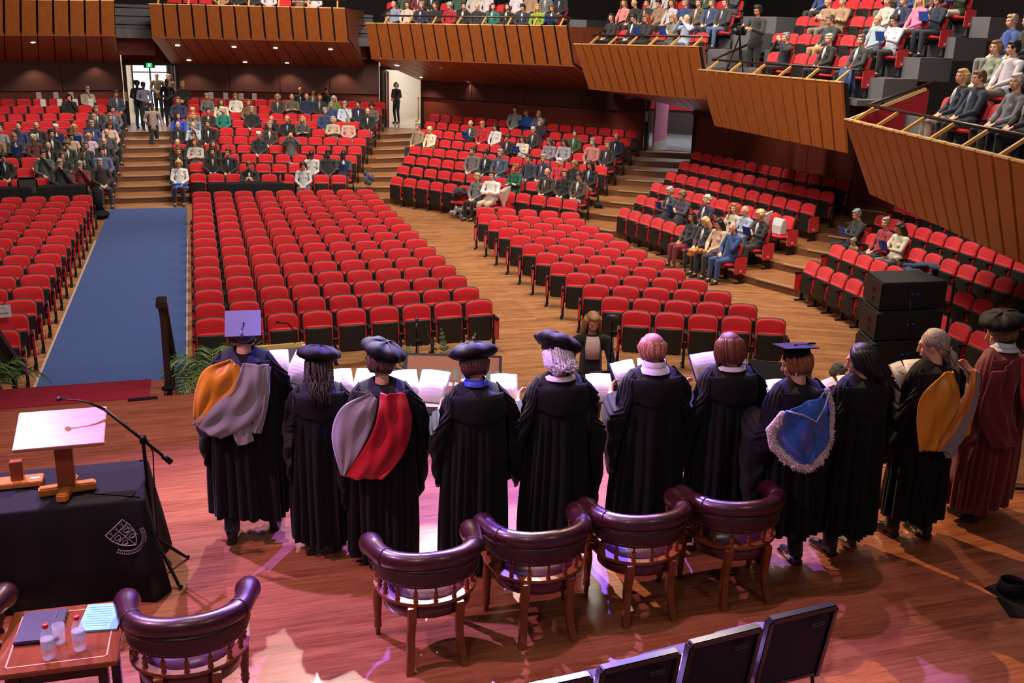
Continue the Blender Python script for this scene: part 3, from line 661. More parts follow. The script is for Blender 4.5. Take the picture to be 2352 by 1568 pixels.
p=atz(1757,885,-.42); e=empty('keyboard_piano',(p.x+.15,p.y-.1,HF),rad(-30)); tag(e,'black electric piano in front of the right floor block of red seats','piano')
MB().box((0,0,.92),(1.35,.5,.14)).build('case',BLK,e,bevel=.01); MB().box((0,-.12,.995),(1.25,.16,.012)).build('keys',mat('ivory',(225,220,210),.3),e)
for s in(-.55,.55): MB().box((s,0,.43),(.06,.42,.85)).build('leg',BLK,e)
b=MB(); b.slab([(-.4,.2,1.0),(.4,.2,1.0),(.4,.3,1.22),(-.4,.3,1.22)],(0,.01,0)); b.build('music_desk',BLK,e)
# lectern in the hall, front side away
p=aty(650,810,11.3); e=empty('lectern',(p.x,11.3,HF),rad(4)); e.scale=(.88,.88,.96); tag(e,'lectern with grey felt slope and pale yellow edges before the centre seats','lectern')
GF=mat('grey_felt',(96,94,98),.9,0,.3,200); YW=wood('pale_yellow_wood',(224,190,104),(240,214,140),.4)
h=1.25
b=MB(); b.slab([(-.29,-.22,h),(.29,-.22,h),(.29,.25,h+.42),(-.29,.25,h+.42)],(0,.012,-.02)); b.build('slope',GF,e)
b=MB(); b.beam((-.31,-.22,h),(-.31,.25,h+.42),.045,.06); b.beam((.31,-.22,h),(.31,.25,h+.42),.045,.06); b.beam((-.33,.26,h+.43),(.33,.26,h+.43),.05,.05); b.beam((-.33,-.23,h),(.33,-.23,h),.05,.05); b.build('edge_frame',YW,e)
b=MB(); b.box((0,.02,h*.5),(.5,.36,h)); b.build('body',YW,e); 
MB().tube([(.2,.24,h+.46),(.2,.22,h+.62),(.1,.18,h+.74),(-.03,.1,h+.78)],.008,8).build('gooseneck',METAL,e,True)
MB().ell((-.04,.1,h+.785),(.025,.02,.02)).build('microphone',BLK,e,True)
# ------------------------------------------------------------------ loudspeaker stack (one thing per cabinet)
SPK=mat('speaker_black',(18,17,18),.6); SPS=mat('speaker_side',(46,38,40),.55)
for k,lab in enumerate(('lowest black loudspeaker of the stack beside the far right seats','second black loudspeaker from the floor in the right-hand stack','third black loudspeaker from the floor in the right-hand stack','top black loudspeaker of the stack beside the far right seats')):
    z=[HF+.12,HF+.56,HF+1.0,HF+1.44][k]; yb=[11.75,11.8,11.88,11.97][k]; x0=9.32+[0,.06,.14,.22][k]; e=empty('loudspeaker',(x0,yb,z),rad(-4)); tag(e,lab,'loudspeaker','black loudspeakers stacked on the right')
    b=MB(); b.slab([(0,0,0),(1.1,0,.0),(1.0,.62,.03),(.12,.62,.03)],(0,0,.42)); b.build('cabinet',SPK,e,bevel=.01)
    b=MB(); b.slab([(-.012,.0,.01),(.1,.61,.04),(.1,.61,.41),(-.012,.0,.41)],(-.01,0,0)); b.build('side_plate',SPS,e)
    for zz,w in ((.28,.055),(.13,.045)):
        b=MB(); rg=[V((-.028+.18*.35+ .0,.22,zz))+V((-.01,w*math.cos(a),w*math.sin(a)*(.5 if math.sin(a)*(1 if zz>.2 else -1)>0 else 1))) for a in [2*PI*i/14 for i in range(14)]]
        b.slab(rg,(-.012,0,0)); b.build('handle_recess',BLK,e)
    b=MB(); b.beam((1.12,0,.05),(1.2,0,.05),.03,.03); b.beam((1.2,0,.02),(1.2,0,.4),.03,.03,up=(0,1,0)); b.beam((1.12,0,.38),(1.2,0,.38),.03,.03); b.build('rigging_bracket',BLK,e)
    b=MB()
    for i in range(2): b.lathe([(.018,0),(.018,.02)],(.5+.09*i,-.01,.24),10,Matrix.Rotation(rad(90),3,'X'))
    b.build('socket',mat('socket_blue',(40,70,190),.4),e)
MB_=MB(); MB_.prism([(9.2,11.7),(10.5,11.6),(10.5,12.4),(9.3,12.5)],HF,HF+.12); tag(MB_.build('equipment_platform',BLK),'low black base under the stack of loudspeakers','base')
tag(MB().tube([(9.85,11.72,HF+1.66),(9.86,11.66,HF+1.3),(9.9,11.64,HF+.9),(9.93,11.62,HF+.4),(9.8,11.4,HF+.02)],.008,6).build('speaker_cable',METAL,smooth=True),'thin cable hanging down the back of the loudspeaker stack','cable')
# cables along the stage lip
for pts,lab in ((((1.5,9.75),(2.1,9.15),(2.6,9.0),(3.1,8.72),(3.5,8.55)),'black cable lying along the stage lip behind the middle singers'),(((1.8,9.1),(2.4,8.85),(2.9,8.7),(3.4,8.35),(3.9,8.4)),'second black cable looping on the stage behind the middle singers'),(((5.9,6.75),(6.4,6.9),(6.9,6.55),(7.6,6.3),(8.2,5.9)),'black cable lying on the stage by the maroon gown')):
    tag(MB().tube([(x,y,.012) for x,y in pts],.011,6).build('cable',BLK,smooth=True),lab,'cable')
p=aty(395,912,10.66); tag(MB().box((0,0,.01),(.3,.05,.02)).build('connector_box',BLK,loc=(-.72,10.63,0),rotz=rad(3)),'small black cable connectors at the end of the red carpet','connector')
# ------------------------------------------------------------------ table with black cloth and crest
CLOTH=mat('black_table_cloth',(11,11,16),.85,0,.15,120,spec=.3)
e=empty('draped_table',(-1.25,6.96,0)); tag(e,'long table at left covered by a floor-length black cloth with a white crest','table')
b=MB(); W2=.74; D2=.335; zt=.75
def clothring(z,flare,amp,n=140):
    r=[]
    per=[(-W2,-D2),(W2,-D2),(W2,D2),(-W2,D2)]; L=[2*W2,2*D2,2*W2,2*D2]; tot=sum(L)
    for i in range(n):
        s=tot*i/n; k=0
        while s>L[k]: s-=L[k]; k+=1
        a=V((*per[k],0)); c=V((*per[(k+1)%4],0)); p=a.lerp(c,s/L[k]); d=(c-a).normalized(); nr=V((d.y,-d.x,0))
        cor=math.exp(-min(s,L[k]-s)**2/.02)
        f=math.sin(i*.55)*.6+math.sin(i*.23+1)*.4
        r.append(V((p.x,p.y,z))+nr*(flare*(1+.5*cor)+amp*f)+(p.normalized()*cor*flare*.8))
    return r
b.loft([clothring(zt,-.02,0),clothring(zt,0,0),clothring(zt-.02,.008,0),clothring(.55,.02,.006),clothring(.3,.04,.014),clothring(.012,.06,.024)],True,True)
b.build('cloth',CLOTH,e,True)
for s in(-1,1):
    for t in(-1,1): MB().box((s*.66,t*.25,.36),(.04,.04,.70)).build('leg',METAL,e)
# crest on the front of the cloth, embroidered in white line work
WH=mat('embroidery_white',(178,176,196),.7)
cr=MB()
def C3(u,v): 
    z=.52+v; f=.024+.036*(zt-z)/.75; return V((.60+u,-D2-f-.014,z))
def line(pts,r=.0022): cr.tube([C3(*p) for p in pts],r,4)
def rotp(u,v,a=rad(42)): return (u*math.cos(a)-v*math.sin(a),u*math.sin(a)+v*math.cos(a))
def L2(pts,r=.0024): line([rotp(u*1.05,v*1.05) for u,v in pts],r)
sh=[(-.075,.075),(.075,.075),(.077,.02),(.065,-.035),(.035,-.08),(0,-.11),(-.035,-.08),(-.065,-.035),(-.077,.02),(-.075,.075)]
L2(sh,.0035); L2([(-.075,.035),(.075,.035)]); L2([(0,.035),(0,-.108)]); L2([(-.074,-.02),(.07,-.02)]); L2([(.012,.028),(.06,.028),(.06,-.07)],.002)
for cx,cy in ((-.045,.055),(0,.055),(.045,.055)): L2([(cx-.01,cy+.01),(cx,cy),(cx+.01,cy+.01)],.002); L2([(cx,cy),(cx,cy-.014)],.002)
for cx,cy,rr_ in ((-.038,.005,.02),(.036,.003,.018),(-.032,-.05,.018),(.03,-.05,.017)):
    L2([(cx+rr_*math.cos(a)*(1+.3*math.sin(3*a)),cy+rr_*.8*math.sin(a)) for a in [2*PI*i/12 for i in range(13)]],.0022); L2([(cx-rr_*.6,cy-rr_),(cx-.2*rr_,cy-.2*rr_),(cx+rr_*.5,cy-rr_)],.002)
for rr_,w in ((.098,.003),(.12,.003)):
    L2([(math.cos(a)*rr_,math.sin(a)*rr_*1.12-.02) for a in [rad(-165+150*i/20) for i in range(21)]],w*.7)
for i in range(24):
    a=rad(-162+144*i/23); L2([(math.cos(a)*.102,math.sin(a)*.102*1.12-.02),(math.cos(a+.03)*.116,math.sin(a+.03)*.116*1.12-.02)],.0016)
cr.build('crest',WH,e)
# wooden book stands on the table
PALEW=wood('stand_top_wood',(150,98,76),(186,134,106),.3,(3,12,3),3); HONEY=wood('honey_wood',(176,104,44),(206,140,68),.3,(3,3,3),3); DKW=wood('stand_column_wood',(120,58,30),(160,84,44),.35,(3,3,3),3)
e=empty('book_stand',(-1.0,6.84,.755)); tag(e,'wooden book stand with a broad tilted top and cross-shaped foot on the black table','book stand')
b=MB(); b.beam((-.18,-.02,.03),(.18,.03,.03),.075,.06); b.beam((-.02,-.17,.03),(.02,.17,.03),.075,.058); b.build('foot',HONEY,e,bevel=.01)
b=MB(); b.beam((0,0,.05),(-.0,.02,.40),.11,.08,up=(0,1,0)); b.beam((-.09,.02,.37),(.09,.02,.37),.05,.05); b.build('column',DKW,e,bevel=.006)
b=MB(); b.slab([(-.28,-.16,.385),(.28,-.16,.385),(.28,.23,.50),(-.28,.23,.50)],(0,-.008,.028)); b.build('slope',PALEW,e,bevel=.004)
e=empty('wooden_base',(-1.45,7.05,.755)); tag(e,'low honey-coloured wooden base with a short upright block, left on the black table','wooden stand')
b=MB(); b.beam((-.5,-.02,.02),(.27,.0,.02),.14,.04); b.build('base',HONEY,e,bevel=.006); b=MB(); b.slab([(.07,-.03,.04),(.15,-.03,.04),(.15,.03,.04),(.07,.03,.04)],(.0,0,.14)); b.build('upright',DKW,e,bevel=.004); MB().box((.22,-.01,.042),(.06,.03,.003)).build('label',mat('label_white',(225,220,215),.5),e)
# boom microphone by the table
q1=aty(328,1010,6.95); e=empty('boom_microphone_stand',(q1.x+.02,6.95,0)); tag(e,'black boom microphone stand beside the draped table, arm reaching over the book stand','microphone stand')
for x,y in ((.22,.14),(.17,-.3),(-.02,.2)): MB().tube([(0,0,.28),(x*.9,y*.9,.02),(x*1.0,y*1.0,.015)],[.012,.012,.016],8).build('leg',METAL,e)
MB().tube([(0,0,.2),(-.02,0,q1.z)],.013,8).build('pole',METAL,e)
q=[aty(386,1056,6.95),aty(328,1010,6.95),aty(240,940,6.95),aty(205,925,6.95),aty(180,919,6.95),aty(135,917,6.95)]
o_=V(e.location); b=MB(); b.tube([p-o_ for p in q[:3]],.011,8); b.lathe([(.02,-.05),(.022,.03)],q[0]-o_,8,(q[0]-q[1]).to_track_quat('Z','Y').to_matrix()); b.lathe([(.024,-.02),(.024,.03)],q[1]-o_,8); b.build('boom',METAL,e,True)
MB().tube([p-o_ for p in q[2:]],[.011,.007,.005,.005],8).build('gooseneck',METAL,e,True); MB().ell(q[-1]-o_,(.02,.02,.02)).build('microphone',BLK,e,True)
MB().tube([q[1]-o_+V((.02,0,.02)),q[1]-o_+V((.06,0,-.1)),V((.03,0,.7)),V((.02,.0,.2)),V((.1,.05,.01))],.005,6).build('cable',BLK,e,True)
# ------------------------------------------------------------------ side table and what stands on it
TW=wood('side_table_wood',(98,46,26),(142,78,46),.14,(4,1,1),4); INL=mat('inlay_line',(206,150,96),.4)
e=empty('side_table',(-.88,5.29,0),rad(-2)); tag(e,'small polished wooden side table with an inlaid line at the bottom left','table')
MB().box((0,0,.585),(.62,.62,.03)).build('top',TW,e,bevel=.004)
b=MB()
for s in(-1,1): b.box((s*.25,0,.6012),(.008,.508,.002)); b.box((0,s*.25,.6012),(.508,.008,.002))
b.build('inlay',INL,e)
for s in(-1,1):
    for t in(-1,1): MB().box((s*.22,t*.22,.285),(.05,.05,.57)).build('leg',mat('dark_leg',(40,20,16),.5),e)
MB().box((0,0,.52),(.46,.46,.1)).build('apron',mat('dark_leg',(40,20,16),.5),e)
p=atz(90,1445,.61); e=empty('folder',(p.x+.01,p.y+.02,.602),rad(-4)); tag(e,'closed black leather folder on the small side table','folder')
MB().box((0,0,.012),(.23,.31,.024)).build('cover',mat('folder_black',(34,34,42),.35,0,.1,200),e,bevel=.005); MB().box((.06,0,.0255),(.012,.3,.003)).build('strap',BLK,e)
p=atz(235,1418,.605); e=empty('paper_stack',(p.x,p.y,.602),rad(-8)); tag(e,'light turquoise printed sheets on the small side table behind the bottles','papers')
CY=mat('turquoise_paper',(110,190,204),.6); MB().box((0,0,.006),(.215,.27,.012)).build('sheets',CY,e)
b=MB()
for i in range(9): b.box((-.02+.004*(i%3),.1-.024*i,.0125),(.15-.02*(i%3),.003,.0012))
b.build('printed_lines',mat('print_grey',(70,130,140),.6),e)
GL=mat('clear_plastic',(235,240,245),.06,spec=.8); GL.node_tree.nodes['Principled BSDF'].inputs['Alpha'].default_value=.26; WAT=mat('water',(215,225,235),.02,trans=1); CAPR=mat('red_cap',(205,32,34),.4); LBL=mat('bottle_label',(196,208,218),.4); LBL.node_tree.nodes['Principled BSDF'].inputs['Alpha'].default_value=.6
for (px,py),lab in (((113,1510),'water bottle with a red cap, left of the two on the side table'),((184,1490),'water bottle with a red cap, right of the two on the side table')):
    p=atz(px,py,.6); e=empty('water_bottle',(p.x,p.y,.601)); tag(e,lab,'bottle')
    MB().lathe([(.001,.0),(.03,.0),(.033,.01),(.033,.06),(.030,.07),(.033,.08),(.033,.125),(.026,.155),(.013,.18),(.012,.19)],n=20).build('bottle_body',GL,e,True)
    MB().lathe([(.0335,.066),(.0345,.068),(.0345,.115),(.0335,.117)],n=20).build('bottle_label',LBL,e,True)
    MB().lathe([(.015,.186),(.0155,.188),(.0155,.205),(.014,.207)],n=14).build('cap',CAPR,e,True)
p=atz(138,1475,.6); tag(MB().lathe([(.001,0),(.028,0),(.034,.11),(.032,.11),(.026,.008),(.001,.006)],n=20).build('drinking_glass',GL,smooth=True,loc=(p.x,p.y,.601)),'clear drinking glass between the two water bottles','glass')
# ------------------------------------------------------------------ leather captain's chairs
LEA=mat('oxblood_leather',(54,18,27),.3,0,.1,220,coat=.25); LEA2=mat('oxblood_leather_band',(44,16,21),.42,0,.1,220); CW=wood('chair_wood',(88,40,18),(138,74,34),.3,(3,3,3),3); STUD=mat('brass_stud',(160,120,80),.3,.9); SEATL=mat('seat_leather',(70,26,40),.25,0,.05,150,coat=.3)
def ushape(n,hw,yb,yf,k=1.0):
    """plan curve of the back: left arm tip -> round the back -> right arm tip (front is +Y)"""
    pts=[]; R0=hw; 
    for i in range(5): pts.append((-hw*1.02,lerp(yf,.0,i/5)))
    for i in range(n+1):
        a=PI+PI*i/n; pts.append((hw*math.cos(a),(-yb)*math.sin(a)*-1 if 0 else yb*math.sin(a)))
    for i in range(1,6): pts.append((hw*1.02,lerp(0,yf,i/5)))
    return pts
def turned(mb,p,z0,z1,r):
    h=z1-z0; prof=[(r*.9,0),(r*.9,.08),(r*.5,.14),(r*.8,.2),(r,.32),(r*.75,.45),(r*.5,.55),(r*.9,.6),(r*.5,.66),(r*.4,.8),(r*.6,.92),(r*.6,1)]
    mb.lathe([(a,z0+b_*h) for a,b_ in prof],(p[0],p[1],0),10)
def armchair():
    e=empty('leather_armchair',(0,0,-60))
    U=ushape(16,.325,.27,.21); top=[]; rs=[]
    n=len(U)
    for i,(x,y) in enumerate(U):
        t=abs(i/(n-1)-.5)*2; top.append(V((x*(1+.10*t*t),y,.775-.03*t**2+.035*(1-t)))); rs.append(lerp(.062,.068,t)+(.02*max(0,(t-.72)/.28) if t<.97 else .006))
    top=[top[0]+V((0,.045,-.01))]+top+[top[-1]+V((0,.045,-.01))]; rs=[.035]+rs+[.035]
    MB().tube(top,rs,16).build('padded_arm_roll',LEA,e,True)
    for i in (8,len(top)-9): 
        s_=MB(); d=(top[i+1]-top[i-1]).normalized(); s_.lathe([(rs[i]+.001,-.007),(rs[i]+.006,-.003),(rs[i]+.006,.003),(rs[i]+.001,.007)],top[i],18,d.to_track_quat('Z','Y').to_matrix()); s_.build('roll_seam',LEA2,e,True)
    b=MB(); ring=[]
    Ub=U[2:-2]
    def off(i,dd): 
        a=V((*Ub[max(i-1,0)],0)); c=V((*Ub[min(i+1,len(Ub)-1)],0)); d=(c-a).normalized(); return V((d.y,-d.x,0))*dd
    for i,(x,y) in enumerate(Ub): ring.append([V((x,y,z))+off(i,o) for z,o in ((.76,.045),(.74,.052),(.635,.03),(.62,.03),(.62,-.015),(.76,-.03))])
    b.loft(ring,True,True); b.build('back_band',LEA2,e,True)
    st=MB()
    for i in range(len(Ub)*3-2):
        f=i/3; j=int(f); t=f-j; a=V((*Ub[j],0)).lerp(V((*Ub[min(j+1,len(Ub)-1)],0)),t); o_=off(j,.036); st.ell(a+o_+V((0,0,.638)),(.0045,.0045,.0045),6,4)
        st.ell(a+off(j,.052)+V((0,0,.735)),(.0035,.0035,.0035),6,4)
    st.build('studs',STUD,e,True)
    b=MB(); b.loft([[V((x*(1+o/.3),y*(1+o/.3),z)) for z,o in ((.628,.018),(.612,.018),(.612,-.022),(.628,-.022))] for x,y in Ub],True,True); b.build('upper_rail',CW,e)
    b=MB(); b.loft([[V((x*s,y*s+.0,z)) for s,z in ((1.08,.50),(1.08,.475),(.80,.475),(.80,.50))] for x,y in U],True,True); b.build('seat_rail',CW,e,bevel=.003)
    for k in range(1,10):
        f=2+(n-5)*k/10; j=int(f); p=V((*U[j],0)).lerp(V((*U[min(j+1,n-1)],0)),f-j); s_=MB(); turned(s_,(p.x*.98,p.y*.98),.498,.615,.02); s_.build('spindle',CW,e,True)
    for s in(-1,1):
        s_=MB(); turned(s_,(s*.315,.17),.498,.70,.026); s_.build('arm_support',CW,e,True)
        s_=MB(); s_.box((s*.30,.20,.44),(.07,.07,.10)); s_.lathe([(.018,0),(.02,.05),(.03,.07),(.022,.085),(.03,.1),(.024,.12),(.036,.3),(.028,.38),(.03,.40)],(s*.31,.205,0),12); s_.build('leg',CW,e,True)
        s_=MB(); s_.slab([(s*.165-.028,-.29,.48),(s*.165+.028,-.29,.48),(s*.165+.028,-.235,.48),(s*.165-.028,-.235,.48)],(0,0,-.12)); s_.loft([[V((s*(.165+dx)+i,-.262+dy-off_,z)) for i,dy in ((-.026,-.026),(.026,-.026),(.026,.026),(-.026,.026))] for z,dx,off_ in ((.37,0,0),(.25,.004,-.015),(.12,.012,.01),(.0,.03,.06))],True,True); s_.build('leg',CW,e,bevel=.003)
    b=MB(); b.loft([[V((r*.30*math.cos(a)*1.0,r*.265*math.sin(a)*(1.0 if math.sin(a)<0 else .98)-.005,z)) for a in [2*PI*i/36 for i in range(36)]] for r,z in ((.9,.36),(1.02,.38),(1.03,.44),(.98,.475),(.9,.5),(.7,.53),(.4,.548),(.1,.553))],True,True); b.build('seat_cushion',SEATL,e,True)
    return e
ac=armchair()
chairs=[]
for i,(x,y,rz,lab) in enumerate(((-.25,5.24,-3,'burgundy leather armchair nearest the side table at lower left'),(1.215,5.585,1,'burgundy leather armchair, left end of the row of four'),(1.99,5.665,0,'burgundy leather armchair, second from left in the row of four'),(2.755,5.71,-1,'burgundy leather armchair, third from left in the row of four'),(3.515,5.73,-1,'burgundy leather armchair at the right end of the row of four'),(-1.60,5.52,-4,'burgundy leather armchair mostly cut off by the left edge'))):
    o=ac if i==0 else copytree(ac); o.location=(x+.03,y-.02,0); o.scale=(.93,.93,.93); o.rotation_euler.z=rad(rz); tag(o,lab,'armchair','burgundy leather armchairs on the stage')
# ------------------------------------------------------------------ blue stacking chairs with name sheets
NAVY=mat('navy_back',(18,20,44),.75,0,.15,300); GREYS=mat('grey_seat_weave',(92,88,84),.85,0,.3,400); PAP=mat('white_paper',(206,203,200),.6); INK=mat('ink_black',(20,20,22),.6)
def stack_chair():
    e=empty('stacking_chair',(0,0,-70)); z1=.9; z0=.42
    b=MB(); b.slab([(-.20,-.29,z1-.03),(.20,-.29,z1-.03),(.20,-.22,z0),(-.20,-.22,z0)],(0,.03,0)); b.build('backrest',NAVY,e)
    b=MB(); b.beam((-.215,-.285,z1),(.215,-.285,z1),.05,.035); b.beam((-.215,-.285,z1),(-.215,-.205,z0-.02),.035,.05,up=(0,1,0)); b.beam((.215,-.285,z1),(.215,-.205,z0-.02),.035,.05,up=(0,1,0)); b.beam((-.21,-.21,z0),(.21,-.21,z0),.03,.03); b.build('back_frame',mat('frame_black_gloss',(24,24,28),.2,0,coat=.4),e,bevel=.005)
    b=MB(); b.beam((.05,-.305,z1-.07),(.14,-.305,z1-.07),.012,.008); b.beam((.05,-.303,z1-.085),(.14,-.303,z1-.085),.012,.008); b.build('grip_slot',mat('slot_grey',(60,62,76),.4),e)
    b=MB(); pts=roundrect(.46,-.19,.27,.09,0); b.loft([[V((x*s,y*s,z)) for x,y in pts] for s,z in ((.97,.42),(1,.435),(1,.46),(.97,.475))],True,True); b.build('seat',GREYS,e,True)
    for sx in(-1,1):
        for y0,y1 in ((.2,.25),(-.2,-.27)): MB().tube([(sx*.2,y0,.42),(sx*.22,y1,0)],.012,8).build('leg',METAL,e)
    return e
scp=stack_chair()
spots=[((1775,1420),(1912,1388),'navy stacking chair at the right end of the bottom row'),((1590,1475),(1740,1438),'navy stacking chair, second from the right in the bottom row'),((1390,1532),(1548,1495),'navy stacking chair, third from the right in the bottom row'),((1180,1585),(1338,1551),'navy stacking chair, leftmost, cut off by the bottom edge')]
for i,(a,b_,lab) in enumerate(spots):
    p=atz(*a,.91); q=atz(*b_,.91); o=scp if i==0 else copytree(scp); an=math.atan2(q.y-p.y,q.x-p.x); c=(p+q)/2
    o.location=(c.x-math.sin(an)*.285,c.y+math.cos(an)*.285,0); o.rotation_euler.z=an; tag(o,lab,'chair','navy stacking chairs along the bottom edge')
    e=empty('name_sheet',(o.location.x+.06,o.location.y+.02,.478),an+rad(-14 if i else -10)); tag(e,'white name sheet lying on the seat of the '+('rightmost','second','third','leftmost')[i]+' navy chair'+(' from the right' if i in(1,2) else ''),'paper')
    MB().box((0,0,.0015),(.21,.3,.003)).build('sheet',PAP,e)
    for s,dy in (((('R',.05),('Sa',-.03))),((('Dou',.06),('ames',-.02))),((('',0),)),((('',0),)))[i] if i<2 else ():
        text(s,.055,e,INK,(.03,dy,.0035),(0,0,rad(180)))
# mortarboard lying on the stage
FELT=mat('cap_black',(10,10,14),.75,0,.1,200,spec=.25)
def capon(e,m=FELT,inv=False):
    b=MB(); b.box((0,0,0),(.26,.26,.008)); b.build('board',m,e,bevel=.002)
for (px,py),rz,lab,zz in (((2305,1368),12,'upturned black mortarboard on the stage floor at the right edge',0),):
    p=atz(px,py,0); e=empty('mortarboard',(p.x+.08,p.y+.02,.006),rad(rz)); tag(e,lab,'hat'); capon(e)
    MB().lathe([(.098,.004),(.095,.05),(.085,.10),(.08,.10),(.088,.05),(.09,.006),(.001,.005)],n=24).build('skull_cap',FELT,e,True)
    MB().tube([(-.02,-.14,.0),(-.08,-.17,.003),(-.1,-.19,.003)],.003,5).build('tassel',FELT,e)
p=atz(2330,1400,0); e=empty('mortarboard',(p.x+.06,p.y-.0,.005),rad(-22)); tag(e,'flat black mortarboard under the upturned one at the right edge','hat'); capon(e)
# drapes and desks in front of the rear banks
for x0,x1,y,lab in ((-7.5,-3.0,29.05,'black draped barrier in front of the rear left bank'),(.25,2.35,29.7,'black draped sound desk in front of the rear centre bank')):
    b=MB(); rg=[]
    for i in range(61):
        x=lerp(x0,x1,i/60); d=.02*math.sin(i*1.7); yy=y+ (.16*(x-x0) if x0<-5 else -.09*(x-x0)); rg.append([V((x,yy+d,HF)),V((x,yy+d*.4,HF+.78)),V((x,yy+.03,HF+.8)),V((x,yy+.35,HF+.8)),V((x,yy+.37,HF))])
    b.loft(rg,False,False); e=b.build('black_drape',CLOTH,smooth=True); tag(e,lab,'drape')
b=MB(); b.tube([(-2.72,29.6,HF),(-2.75,29.6,HF+.75)],[.16,.1],10); b.ell((-2.6,29.1,HF+.1),(.2,.35,.1)); tag(b.build('bundled_drape',CLOTH,smooth=True),'bunched black drape at the carpet end of the left barrier','drape')
p=aty(68,430,29.9); tag(MB().box((0,0,.22),(.5,.08,.44)).build('grey_chair_back',mat('grey_fabric',(72,72,74),.85),bevel=.05,loc=(p.x,29.6,HF+.6)),'dark grey office chair back behind the left drape','chair')
# ------------------------------------------------------------------ people
SK={'l':(214,160,132),'m':(176,120,92),'d':(92,58,42)}
def skin(k): return mat('skin_'+k,SK[k],.5,0,.05,200,var=.06)
LIP=mat('lip',(150,70,66),.5); EYE=mat('eye_dark',(40,28,24),.3)
def cap(mb,a,b,r0,r1,n=12):
    a=V(a);b=V(b); d=(b-a); L=max(d.length,1e-4); d/=L
    pts=[];rs=[]
    for i in range(4): t=-1+i/4.; pts.append(a+d*r0*t); rs.append(r0*math.sqrt(max(0,1-t*t))+.001)
    pts.append(a);rs.append(r0); pts.append(b);rs.append(r1)
    for i in range(1,5): t=i/4.; pts.append(b+d*r1*t); rs.append(r1*math.sqrt(max(0,1-t*t))+.001)
    mb.tube(pts,rs,n)
def chain(mb,pts,rs):
    for i in range(len(pts)-1): cap(mb,pts[i],pts[i+1],rs[i],rs[i+1])
def head(mb,c,yaw=0,pitch=0,s=1):
    """head with the face towards -Y before yaw/pitch; returns its rotation"""
    Q=Matrix.Rotation(yaw,3,'Z')@Matrix.Rotation(pitch,3,'X'); c=V(c)
    def P(v): return c+Q@(V(v)*s)
    mb.ell(P((0,.012,.02)),(.074*s,.092*s,.098*s),16,12,Q)
    mb.ell(P((0,-.02,-.045)),(.056*s,.066*s,.068*s),14,10,Q)
    mb.ell(P((0,-.055,-.088)),(.024*s,.022*s,.022*s),10,8,Q)
    cap(mb,P((0,-.086,.012)),P((0,-.104,-.028)),.009*s,.012*s,8)
    cap(mb,P((-.034,-.074,.034)),P((.034,-.074,.034)),.014*s,.014*s,8)
    cap(mb,P((-.014,-.086,-.058)),P((.014,-.086,-.058)),.010*s,.010*s,8)
    for sx in(-1,1): mb.ell(P((sx*.076,.012,-.005)),(.010*s,.018*s,.032*s),8,6,Q); mb.ell(P((sx*.04,-.06,-.022)),(.02*s,.02*s,.022*s),8,6,Q)
    return Q
def paint_face(me,c,Q,s=1):
    me.materials.append(None); me.materials.append(None)
    c=V(c); pts=[(c+Q@(V((sx*.031,-.083,.012))*s),.0115*s,1) for sx in(-1,1)]+[(c+Q@(V((x,-.096,-.058))*s),.0115*s,2) for x in(-.014,0,.014)]
    for p in me.polygons:
        for q,r,k in pts:
            if (p.center-q).length<r: p.material_index=k; break
def hand(mb,w,d,up,side,r=1.0,curl=.5,ln=.085):
    """five-fingered hand at wrist w pointing along d; up = back of the hand; side = thumb direction"""
    w=V(w);d=V(d).normalized();u=V(up); u=(u-d*u.dot(d)).normalized(); s=d.cross(u)*side
    palm=w+d*.045; 
    for k in(-1,0,1): cap(mb,w+s*.012*k,w+d*ln*.85+s*.022*k,.017*r,.014*r,8)
    for k,(o,l) in enumerate(((.031,.062),(.011,.072),(-.010,.068),(-.030,.052))):
        b0=w+d*ln+s*o; b1=b0+(d*math.cos(curl)-u*math.sin(curl))*l*.5; b2=b1+(d*math.cos(curl*2)-u*math.sin(curl*2))*l*.5
        cap(mb,b0-d*.01,b1,.0095*r,.009*r,8); cap(mb,b1,b2,.009*r,.0075*r,8)
    t0=w+d*.02+s*.025; t1=t0+(d*.7+s*.7-u*.2).normalized()*.04; cap(mb,t0,t1,.012*r,.010*r,8); cap(mb,t1,t1+(d*.9+s*.2-u*.3).normalized()*.032,.010*r,.008*r,8)
HS={}
